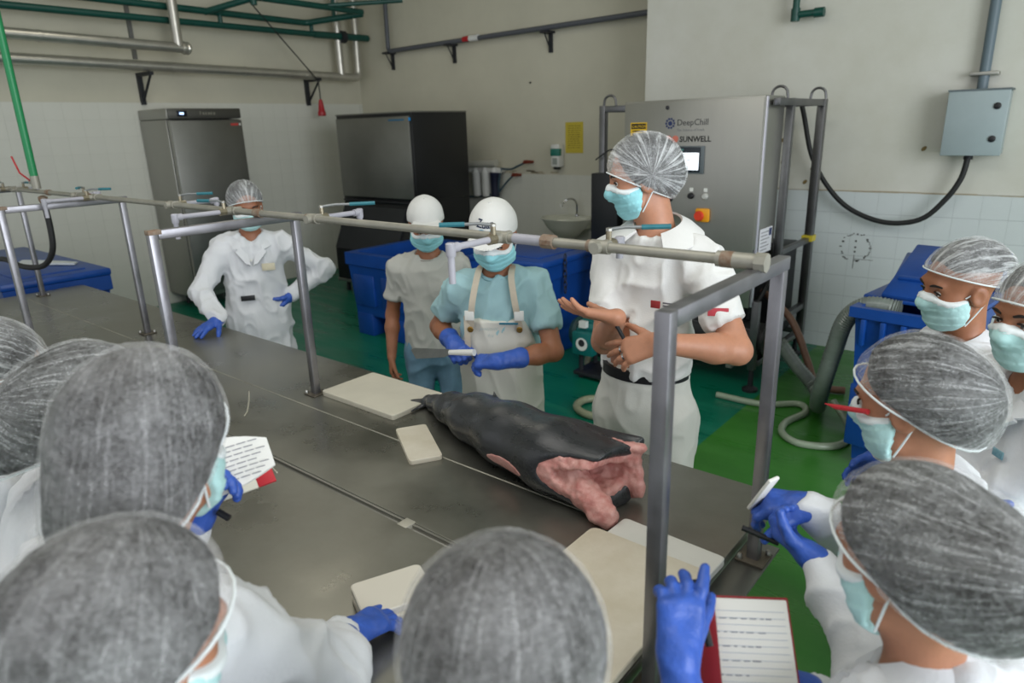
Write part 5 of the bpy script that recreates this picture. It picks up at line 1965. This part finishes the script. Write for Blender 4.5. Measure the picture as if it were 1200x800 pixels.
p.flat_patch('name_badge', BADGE, ch - p.R * .085 + p.F * -.002, p.R * -1 * -1, U3, .07, .04)
p.flat_patch('pocket_slit', BLACK, p.pel + p.F * .138 + p.R * .035 + U3 * .115, p.R, U3, .075, .028, .006)
for k in range(4):
    MB().lathe([(.008, 0), (.008, .003), (.004, .004)], p.pel + p.F * (.128 - k * .004) + U3 * (.33 - k * .11) + (p.nb - p.pel) * V3((1, 1, 0)) * (.5 - k * .16), p.F, 10).build('button', WHITE, p.root)

# ---------------- the man in the grey T-shirt
p = Person('person in white cap, grey T-shirt and light jeans standing behind the table', (-2.534, 2.4, 1.406), -50, 1.52, (-42, 26, 0), None, lean=.0, sk=SK_B, sw=1.08)
p.rest_arm('R', .06, .06)
p.rest_arm('L', .06, .05)
p.hands['R'] = (unit(V3((0, 0, -1)) + p.F * .15), -p.R, dict(bare=True, curl=(18, 22, 25, 28), thumb=(22, 8), spread=3))
p.hands['L'] = (unit(V3((0, 0, -1)) + p.F * .15), p.R, dict(bare=True, curl=(18, 22, 25, 28), thumb=(22, 8), spread=3))
p.body(.005).face().mask(MASKD).cap(CLOTH2, front=.060, brim_up=.10)
p.tee(mat('grey_tshirt', 'b4b4ae', .85, var=.08, vscale=8, bump=.1, bscale=200), seed=4., hem=.07, fat=1.05, amp=.009).neckband(mat('grey_neckband', '8f8a84', .85)).trousers(JEANS, top=.03).shoes(mat('dark_boot', '2a2b2e', .5))
p.flat_patch('chest_print', LOGO_B, p.nb - p.spine * .17 + p.F * .122 - p.R * .08, p.R * -1, U3, .035, .008, .002)

# ---------------- the man with the knife
p = Person('person in white apron, pale blue T-shirt and white cap holding a broad knife', (-1.735, 2.0, 1.463), -58, 1.60, (-62, 28, 0), None, nb_off=(-.06, 0, -.155), lean=.02, sk=SK_B, sw=1.0)
p.arm('R', (-1.88, 1.885, 1.035), p.R * .4 - U3 * .8 - p.F * .3, D=(.80, -.50, -.22), N=(.3, .3, -1), curl=(48, 50, 52, 55), thumb=(30, 25), spread=2)
p.arm('L', (-1.60, 1.845, 1.015), -p.R * .8 - p.F * .2 - U3 * .4, D=(-.93, -.25, -.10), N=(.1, .35, -1), curl=(38, 42, 44, 46), thumb=(28, 22), spread=2)
p.body(.005).face().mask(MASKD).cap(CLOTH2, front=.052, brim_up=-.02)
NAVY = mat('navy_embroidery', '12203f', .7)
p.cap_text('Zuar', .042, NAVY, -.10, .56).cap_text('~', .08, mat('swoosh_teal', '2a93b8', .7), -.10, .22, 1.3)
p.tee(mat('pale_blue_tshirt', '9fc3c9', .85, var=.08, vscale=8, bump=.1, bscale=200), seed=9., hem=.08, fat=1.06, amp=.010, sleeve=.66).neckband(mat('pale_blue_neckband', '8fb6bf', .85)).trousers(CLOTH2).shoes()
p.flat_patch('chest_print', mat('teal_chest_print', '2c6f86', .7), p.nb - p.spine * .185 + p.F * .131 - p.R * .055, p.R * -1, U3, .075, .008, .002)
# apron: bib and skirt hanging in front of the body
k = p.sc
S = Solid(.007)
S.add(fcone(p.nb - p.spine * .15 * k, p.pel + p.spine * .12 * k, .160 * k * 1.06, .145 * k * 1.06, .74, p.Ft), 0, .014)
S.add(fcone(p.pel + p.spine * .14 * k, p.pel - U3 * .42, .148 * k, .185 * k, .84, p.F), .06, .014)
S.clip(rbox(p.pel + p.F * .16 - U3 * .08, (.16, .185, .40), np.stack([p.F, p.R, U3]), .01), .006)
bt = p.nb - p.spine * .175
S.clip(half(bt, U3), .006)
S.clip(half(bt + p.R * .112, unit(p.R + U3 * .30)), .02)
S.clip(half(bt - p.R * .112, unit(-p.R + U3 * .30)), .02)
APR = mat('white_apron', 'd5d2c8', .5, var=.08, vscale=6, bump=.06, bscale=60)
solid_object('apron', S, APR, p.root, 1, disp=fold_disp(.007, .8, 21.))
STRAP = mat('cream_strap', 'c4b8a6', .7, var=.1, vscale=40)
for sg in (1, -1):
    b0 = bt + p.R * sg * .098 + p.F * .122 - U3 * .03
    pts = [b0, bt + p.R * sg * .085 + p.F * .142 + U3 * .07, p.nb + p.R * sg * .068 + p.F * .10 - U3 * .01, p.nb + p.R * sg * .064 + p.F * .02 + U3 * .022, p.nb + p.R * sg * .05 - p.F * .06 + U3 * .01]
    q = catmull([Vector(v) for v in pts], 5)
    mb = MB()
    vs, fs = [], []
    Rv = Vector(p.R)
    for i, c in enumerate(q):
        tn = (q[min(i + 1, len(q) - 1)] - q[max(i - 1, 0)]).normalized()
        nn = Rv.cross(tn).normalized()
        if nn.dot(Vector(p.F + U3)) < 0: nn = -nn
        w = Rv * .0125
        vs += [c - w + nn * .003, c + w + nn * .003, c + w - nn * .001, c - w - nn * .001]
    for i in range(len(q) - 1):
        for j in range(4):
            fs.append((i * 4 + j, i * 4 + (j + 1) % 4, i * 4 + 4 + (j + 1) % 4, i * 4 + 4 + j))
    mb.add(vs, fs + [(3, 2, 1, 0), tuple(len(vs) - 4 + j for j in range(4))])
    mb.build('apron_strap', STRAP, p.root)
    M = frame(b0 + p.F * .018 + U3 * .055, p.R, U3)
    MB().box((-.019, -.02, -.003), (.019, .02, .003), .002, M).build('buckle', WHITE, p.root)
    MB().lathe([(.009, -.002), (.0125, 0), (.009, .003)], b0 + p.F * .012 - U3 * .004, p.F, 12).build('eyelet', mat('brass_eyelet', '8a6b34', .4, .8), p.root)
b1 = bt + p.R * .112 + p.F * .128 + U3 * .02
MB().box((-.012, -.17, -.002), (.012, 0, .002), .001, frame(b1, p.R, unit(U3 - p.R * .15))).build('strap_tail', STRAP, p.root)
rr = random.Random(12)
for (n_, x0_, z0_) in ((9, .058, -.030), (3, .026, -.056)):
    pts = [bt + p.F * (.1425 + .0015 * (z0_ < -.04)) + p.R * (x0_ - i * .0042) + U3 * (z0_ + (.006 if i % 2 else -.006) * rr.uniform(.5, 1.3)) for i in range(n_ * 2)]
    MB().tube(pts, .0009, 5).build('pen_writing', mat('faded_pen', '8fb0b8', .7), p.root)
p.glove('R', cuff=.05).glove('L', cuff=.09, flare=.98)
P_KNIFE = p
# broad knife in his right hand
kh = V3((-1.765, 1.79, 1.035))
kd = unit(V3((-.86, -.10, -.13)))
kn_ = thing('kitchen_knife', kh, 'broad steel knife with white handle in the gloved hand above the apron', 'knife')
ks = unit(np.cross(kd, U3))
kt = np.cross(ks, kd)
e1 = unit(kt * .35 + ks * -.9) if False else unit(V3((-.2, -.55, -.8)))
pts = [(0, -.012), (.02, -.022), (.16, -.03), (.215, .012), (.2, .02), (.02, .014), (0, .012)]
nrm = unit(np.cross(kd, e1))
poly = [kh + kd * (a + .03) + e1 * -b for a, b in pts]
MB().prism([v - nrm * .001 for v in poly], nrm * .002).build('blade', mat('knife_steel', '9a9c9c', .3, 1., var=.15, vscale=20), kn_)
MB().tube([kh + kd * .035, kh - kd * .02, kh - kd * .085], [.010, .012, .0135], 10).build('handle', WHITE, kn_)

# ---------------- the man in the white polo shirt
p = Person('tall person in white polo shirt and hairnet gesturing with bare hands', (-1.1, 2.0, 1.693), -88, 1.80, (-143, 13, 0), None, nb_off=(-.02, -.055, -.178), lean=-.0, shift=-.03, sk=SK_C, sw=.88)
p.arm('R', (-1.025, 1.735, 1.30), p.R * .5 - U3 * 1. - p.F * .5, D=(-.80, -.42, .12), N=(-.15, .30, .85), bare=True, curl=(6, 10, 12, 16), spread=7, thumb=(52, 4))
p.arm('L', (-.885, 1.735, 1.245), -p.R * .75 - p.F * .1 - U3 * .8, D=(-.90, -.22, -.36), N=(-.1, .75, -.55), bare=True, curl=(8, 14, 18, 22), spread=8, thumb=(48, 0))
p.body(.0045).face().mask(MASKD).hairnet(front=.036, back=-.105, axis='r', m_=NET_W, amp=.0045, off=.018, bun=((-.05, 0, .0, .074),))
POLO = mat('white_polo', 'dcdcda', .85, var=.05, vscale=8, bump=.12, bscale=220, sheen=.15)
p.tee(POLO, 'polo_shirt', seed=13., hem=-.085, fat=.90, amp=.010, sleeve=.72).collar(POLO, .0, .070, .122, .022, lapel=False)
p.trousers(mat('white_trousers', 'd3d3cc', .85, var=.06, vscale=7, bump=.1, bscale=200), top=.11, wide=1.08, amp=.006).shoes()
k = p.sc
bz = p.pel + U3 * .095
pts = [bz + (p.F * .80 * math.cos(a) + p.R * math.sin(a)) * .139 * k for a in [2 * math.pi * j / 36 for j in range(37)]]
vs, fs = [], []
for q in pts:
    o = unit(V3((q[0] - bz[0], q[1] - bz[1], 0)))
    vs += [q + o * .004 - U3 * .018, q + o * .004 + U3 * .018, q - o * .01 + U3 * .018, q - o * .01 - U3 * .018]
for i in range(36):
    for j in range(4):
        fs.append((i * 4 + j, i * 4 + (j + 1) % 4, i * 4 + 4 + (j + 1) % 4, i * 4 + 4 + j))
MB().add(vs, fs).build('belt', BLACK, p.root)
fc = p.nb - p.spine * .20 + p.F * .138 - p.R * .075
MB().box((-.016, -.012, -.002), (.016, .012, .002), .001, frame(fc, -p.R, U3)).build('chest_logo', mat('dark_red_thread', '8e2a2c', .7), p.root)
for j in range(3):
    MB().box((-.035, -.0025, -.002), (.035 - .008 * j, .0025, .002), .0008, frame(fc - p.R * .06 + U3 * (.008 - j * .009), -p.R, U3)).build('chest_print', mat('grey_thread', '6a6a70', .7), p.root)
sl = p.sh['L'] + (p.el['L'] - p.sh['L']) * .52 + p.F * .066 * p.sc
MB().box((-.03, -.012, -.003), (.03, .012, .003), .001, frame(sl - p.R * .02, unit(-p.R + p.F * -.5), U3)).build('sleeve_logo', mat('coral_thread', 'b23c48', .7), p.root)
rf = p.wr['L']
bn = hand_bones(p.wr['L'], *p.hands['L'][:2], 'L', s=p.sc, curl=(8, 14, 18, 22), spread=8, thumb=(48, 0))
a, b = bn[5][0], bn[5][1]
for j, (q, mm) in enumerate(((5, 'silver_ring'), (9, 'white_ring'))):
    a, b = bn[q][0], bn[q][1]
    c = a + (b - a) * .45
    d = unit(b - a)
    MB().tube([c - d * .003, c + d * .003], .0118 * p.sc, 14).build('finger_ring', mat('ring_silver', 'c9c9cc', .25, 1.), p.root)
pen = thing('marker_pen', p.wr['L'], 'black marker pen tucked in a bare hand before the white polo shirt', 'pen')
h0 = p.wr['L'] + unit(p.hands['L'][0]) * .095 * p.sc
nn = unit(p.hands['L'][1])
MB().tube([h0 + nn * .017 + V3((-.035, 0, .075)), h0 + nn * .022 + V3((.03, 0, -.02))], .006, 10).build('barrel', BLACK, pen)
MB().tube([h0 + nn * .017 + V3((-.035, 0, .075)), h0 + nn * .0152 + V3((-.048, 0, .095))], .0068, 10).build('pen_cap', DARKM, pen)

# ---------------- right-hand group
p = Person('person in white coat facing left with bright hairnet in front of the blue bins', (-.229, 2.337, 1.378), -150, 1.50, (-140, 10, 4), G_CO, sk=SK_B, lean=.04)
p.rest_arm('R', .14, .0, .05)
p.rest_arm('L', .14, .0, .05)
p.body(.005, slim=.76).face().mask().hairnet(front=.070, back=-.012, m_=NET_W, axis='f', amp=.005, off=.015, bun=((-.06, 0, .035, .070),), hair_low=.25)
p.coat(vneck=.13, seed=31., amp=.011).trousers(CLOTH).shoes().glove('R').glove('L')

p = Person('person in white coat at the far right edge with mint mask and arms folded', (-.025, 2.0, 1.395), -140, 1.52, (-128, 8, 0), G_CO, sk=SK_B, lean=.03)
p.arm('R', p.nb + p.F * .24 - p.R * .12 - U3 * .27, p.R * .6 - U3, D=-p.R, N=-p.F, curl=(30, 30, 30, 30))
p.arm('L', p.nb + p.F * .21 + p.R * .12 - U3 * .31, -p.R * .6 - U3, D=p.R, N=-p.F, curl=(30, 30, 30, 30))
p.body(.005, slim=.76).face().mask().hairnet(front=.056, back=-.04, m_=NET_W, axis='f', amp=.005, off=.017, hair_low=.25)
p.coat(vneck=.13, seed=41., amp=.011).trousers(CLOTH).shoes().glove('R').glove('L')
lc = p.nb - p.spine * .16 + p.F * .13
p.flat_patch('chest_logo', mat('pale_embroidery', '86a9b4', .8, col2='5d8ea0', vscale=90), lc - p.R * .06, -p.R, U3, .035, .02, .002)
p.flat_patch('name_badge', BADGE, lc + p.R * .02 + U3 * .02, -p.R, U3, .05, .028, .003)

p = Person('person in profile with dark bun under the hairnet and red pen by the mask', (-.19, 1.475, 1.318), 178, 1.48, (173, 14, 0), G_CO, sk=SK_A, lean=.10)
p.arm('R', (-.325, 1.345, 1.09), p.R * .3 - U3 + V3((.3, 0, 0)), D=(-.85, -.35, .0), N=(.1, .3, -1), curl=(38, 45, 48, 50), thumb=(35, 18))
p.arm('L', (-.285, 1.27, 1.02), -p.R * .6 - U3 * .6, D=(-.85, .25, .25), N=(.3, .3, .9), curl=(42, 45, 48, 50), thumb=(32, 20))
p.body(.005, slim=.76).face().mask().hairnet(front=.070, back=-.085, m_=NET, axis='f', amp=.0045, off=.018, bun=((-.075, 0, .005, .068), (-.055, 0, -.03, .072)))
p.coat(vneck=.10, seed=51., amp=.011).trousers(CLOTH).shoes().glove('R').glove('L')
rp = thing('red_pen', p.hp(.12, .0, .0), 'red pen tip sticking out beside a face mask in profile', 'pen')
MB().tube([p.hp(.06, -.072, -.005), p.hp(.13, -.05, -.004)], .0055, 10).tube([p.hp(.13, -.05, -.004), p.hp(.158, -.041, .0)], [.0055, .001], 10).build('barrel', mat('red_pen', 'c4303a', .4), rp)
ho = V3((-.40, 1.30, 1.085))
pr = thing('paper_sheet', ho, 'folded white paper sheet held over the table corner', 'paper')
MB().box((-.016, -.05, -.004), (.016, .05, .004), .003, frame(ho + V3((-.01, -.0, .03)), (.3, .9, 0), (.35, -.3, .8))).build('folded_sheet', mat('white_paper', 'dddcd8', .7), pr)
pn = thing('marker_pen', ho, 'short black pen in the gloved hands at the table corner', 'pen')
MB().tube([(-.43, 1.25, 1.05), (-.36, 1.27, 1.03)], .006, 10).build('barrel', BLACK, pn)

p = Person('person in white coat in the right foreground writing in a red notebook', (-.10, 1.0, 1.262), 160, 1.42, (153, 20, 0), G_CO, sk=SK_A, lean=.12)
p.arm('L', (-.345, .775, 1.105), -p.R * .8 - U3 * .5, D=(-.20, .50, .62), N=(-.55, .62, -.5), curl=(6, 24, 30, 34), thumb=(26, 4), spread=6)
p.arm('R', (-.21, 1.0, .95), p.R * .6 - U3 * .8, D=(-.7, -.5, .2), N=(0, .3, 1), curl=(30, 35, 38, 40), thumb=(30, 10))
p.body(.005, slim=.76).mask().hairnet(front=.068, back=-.09, m_=NET, axis='f', amp=.0045, off=.018, bun=((-.10, .0, .0, .075), (-.15, .0, -.02, .055), (-.06, 0, -.03, .08)))
p.coat(vneck=.10, seed=61., amp=.011, short={'L': .085}).trousers(CLOTH).shoes().glove('L', cuff=.075, flare=.95).glove('R')
p.flat_patch('sleeve_logo', LOGO_B, p.sh['L'] + (p.el['L'] - p.sh['L']) * .35 - p.R * .066, p.F, U3, .05, .08, .003)
nbk = thing('notebook', (-.29, .93, 1.05), 'open lined notebook with red cover in the right foreground', 'notebook')
M = frame((-.295, .90, 1.045), unit(V3((.80, .58, -.03))), unit(V3((-.30, .50, .55))))
MB().box((-.06, -.09, -.006), (.085, .09, 0), .002, M).build('page_block', MATS['white_paper'], nbk)
MB().box((-.066, -.095, -.011), (.09, .095, -.0065), .002, M).build('back_cover', mat('red_cover', '8d1a26', .5), nbk)
M2 = M @ Matrix.Translation((-.066, 0, -.006)) @ Matrix.Rotation(math.radians(150), 4, 'Y') @ Matrix.Translation((-.07, 0, 0))
MB().box((.035, -.095, -.002), (.07, .095, .002), .001, M2).build('front_cover', MATS['red_cover'], nbk)
ln = MB()
for j in range(15):
    ln.box((-.05, .07 - j * .0105, .0002), (.078, .0708 - j * .0105, .0006), 0, M)
ln.build('ruled_line', mat('pale_rule', 'b4bccb', .7), nbk, 0, kind='stuff')
wr = MB()
rr = random.Random(9)
for j in range(6):
    x = -.04
    while x < .06 - j * .012:
        w = rr.uniform(.004, .013)
        wr.box((x, .058 - j * .021, .0003), (x + w, .0592 - j * .021 + rr.uniform(0, .001), .0008), 0, M)
        x += w + rr.uniform(.003, .008)
wr.build('handwriting', mat('grey_ink', '8b8d97', .7), nbk, 0, kind='stuff')
pn = thing('marker_pen', (-.36, .86, 1.15), 'dark pen between glove thumb and finger above the boards', 'pen')
MB().tube([(-.375, .885, 1.165), (-.325, .845, 1.09)], .006, 10).build('barrel', BLACK, pn)

# ---------------- left-hand and near group
p = Person('person with hairnet and face turned down at the left picture edge', (-1.97, .40, 1.325), 88, 1.48, (78, 28, 0), G_CO, sk=SK_A, lean=.24)
p.rest_arm('R', .2, .0, .1)
p.rest_arm('L', .2, .0, .1)
p.body(.0055, slim=.76).face().mask().hairnet(front=.058, back=-.06, m_=NET_W, axis='f', amp=.005, off=.018)
p.coat(vneck=.10, seed=71., amp=.011).trousers(CLOTH).shoes().glove('R').glove('L')

p = Person('person with dark hair and low bun under the hairnet, second from left', (-1.495, .45, 1.335), 92, 1.50, (88, 20, 0), G_CO, sk=SK_A, lean=.24)
p.rest_arm('R', .2, .0, .1)
p.rest_arm('L', .2, .0, .1)
p.body(.0055, slim=.76).mask().hairnet(front=.062, back=-.10, m_=NET, axis='f', amp=.0045, off=.02, bun=((-.085, 0, -.02, .085), (-.12, 0, -.085, .05)))
p.coat(vneck=.10, seed=81., amp=.011).trousers(CLOTH).shoes().glove('R').glove('L')

p = Person('person in white coat with large grey hairnet over a big bun, reading paper', (-.975, .36, 1.44), 100, 1.58, (123, 16, 0), G_CO, sk=SK_A, lean=.22, shift=.12)
p.arm('R', (-.99, .64, .90), p.R * 1.0 - p.F * .5, D=(.02, .95, -.12), N=(0, -.1, -1), curl=(14, 16, 18, 20), spread=5, thumb=(38, 10))
p.arm('L', (-1.185, .475, 1.165), -p.R * .5 - U3, D=(.1, .5, .75), N=(.8, .2, 0), curl=(40, 45, 48, 50), thumb=(15, 10))
p.body(.0055, slim=.76).mask().hairnet(front=.062, back=-.12, m_=NET_F, axis='u', amp=.003, off=.02, bun=((-.04, 0, .02, .088), (-.06, 0, -.06, .085), (-.065, 0, -.115, .07)))
p.coat(vneck=.10, seed=91., amp=.011, short={'R': .03}).trousers(CLOTH).shoes().glove('R', cuff=.07).glove('L')
pp_ = thing('paper_sheet', (-1.14, .60, 1.2), 'curled printed paper sheets held up by the left blue glove', 'paper')
Mp = frame((-1.185, .545, 1.25), unit(V3((.35, .80, .12))), unit(V3((-.5, .15, .6))))
for j in range(3):
    vs, fs = [], []
    n = 10
    for i in range(n + 1):
        u_ = i / n
        x = -.085 + .18 * u_
        z = .03 * math.sin(u_ * math.pi) * .5 + .004 * j
        wv = .042 * math.sin(math.pi * min(1, .25 + u_ * .62)) + .01
        for (yy, zz) in ((-wv, z - .0006), (wv, z + .012 - .0006), (wv, z + .012 + .0006), (-wv, z + .0006)):
            vs.append(Mp @ Vector((x, yy, zz)))
    for i in range(n):
        for q in range(4):
            fs.append((i * 4 + q, i * 4 + (q + 1) % 4, i * 4 + 4 + (q + 1) % 4, i * 4 + 4 + q))
    fs += [(3, 2, 1, 0), tuple(n * 4 + q for q in range(4))]
    MB().add(vs, fs).build('sheet', MATS['white_paper'], pp_)
ln = MB()
for j in range(8):
    x0 = -.05 + .01 * (j % 3)
    for i in range(6):
        u0, u1 = x0 + i * .02, x0 + i * .02 + .017
        zf = lambda xx: .03 * math.sin((xx + .09) / .20 * math.pi) * .5 + .0085 + .002
        yv = -.035 + j * .009
        zc = .012 * (yv + .05) / .11
        ln.add([Mp @ Vector((u0, yv, zf(u0) + zc)), Mp @ Vector((u1, yv, zf(u1) + zc)), Mp @ Vector((u1, yv + .002, zf(u1) + zc)), Mp @ Vector((u0, yv + .002, zf(u0) + zc))], [(0, 1, 2, 3)])
ln.build('print_line', mat('grey_print_ink', '84848c', .7), pp_, 0, kind='stuff')
rb = thing('booklet', (-1.2, .66, 1.1), 'small pale booklet with red corner behind the curled paper', 'booklet')
Mb = frame((-1.225, .57, 1.215), unit(V3((.3, .85, .1))), unit(V3((-.6, .2, .5))))
MB().box((-.075, -.05, -.003), (.05, .05, .003), .001, Mb).build('pages', mat('pale_paper', 'd9d7c8', .7), rb)
MB().box((.05, -.05, -.0035), (.085, .05, .0035), .001, Mb).build('red_corner', mat('red_paper', 'b8232f', .5), rb)
MB().lathe([(.006, 0), (.006, .001)], Mb @ Vector((.068, 0, .0036)), (Mb.to_3x3() @ Vector((0, 0, 1))), 8).build('gold_mark', mat('gold_mark', 'c9a23c', .4), rb)
pn = thing('marker_pen', (-1.12, .52, 1.18), 'small black pen stub under the left blue glove', 'pen')
MB().tube([(-1.15, .51, 1.19), (-1.13, .52, 1.178)], .0065, 10).build('barrel', BLACK, pn)

p = Person('person with round brown-grey hairnet in the bottom left corner', (-.735, .205, 1.325), 92, 1.48, (100, 22, 0), G_CO, sk=SK_A, lean=.14, shift=-.07)
p.rest_arm('R', .2, .0, .1)
p.rest_arm('L', .2, .0, .1)
p.body(.0055, slim=.76).mask().hairnet(front=.070, back=-.085, m_=NET_F, axis='u', amp=.004, off=.02, bun=((-.05, 0, .02, .085),), h=.0045)
p.coat(vneck=.10, seed=101., amp=.011).trousers(CLOTH).shoes().glove('R').glove('L')

p = Person('person seen from behind under a blue-grey hairnet at the bottom centre', (-.425, .485, 1.28), 100, 1.48, (124, 14, 0), G_CO, sk=SK_A, lean=.28, shift=-.12)
p.rest_arm('R', .2, .0, .1)
p.rest_arm('L', .2, .0, .1)
p.body(.0055, slim=.76).mask().hairnet(front=.070, back=-.10, m_=NET_F, axis='u', amp=.0035, off=.016, bun=((-.055, 0, .0, .085), (-.02, .02, .035, .080), (-.02, -.02, .035, .080), (.0, 0, .132, .012)), h=.0045)
p.coat(vneck=.10, seed=111., amp=.011).trousers(CLOTH).shoes().glove('R').glove('L')
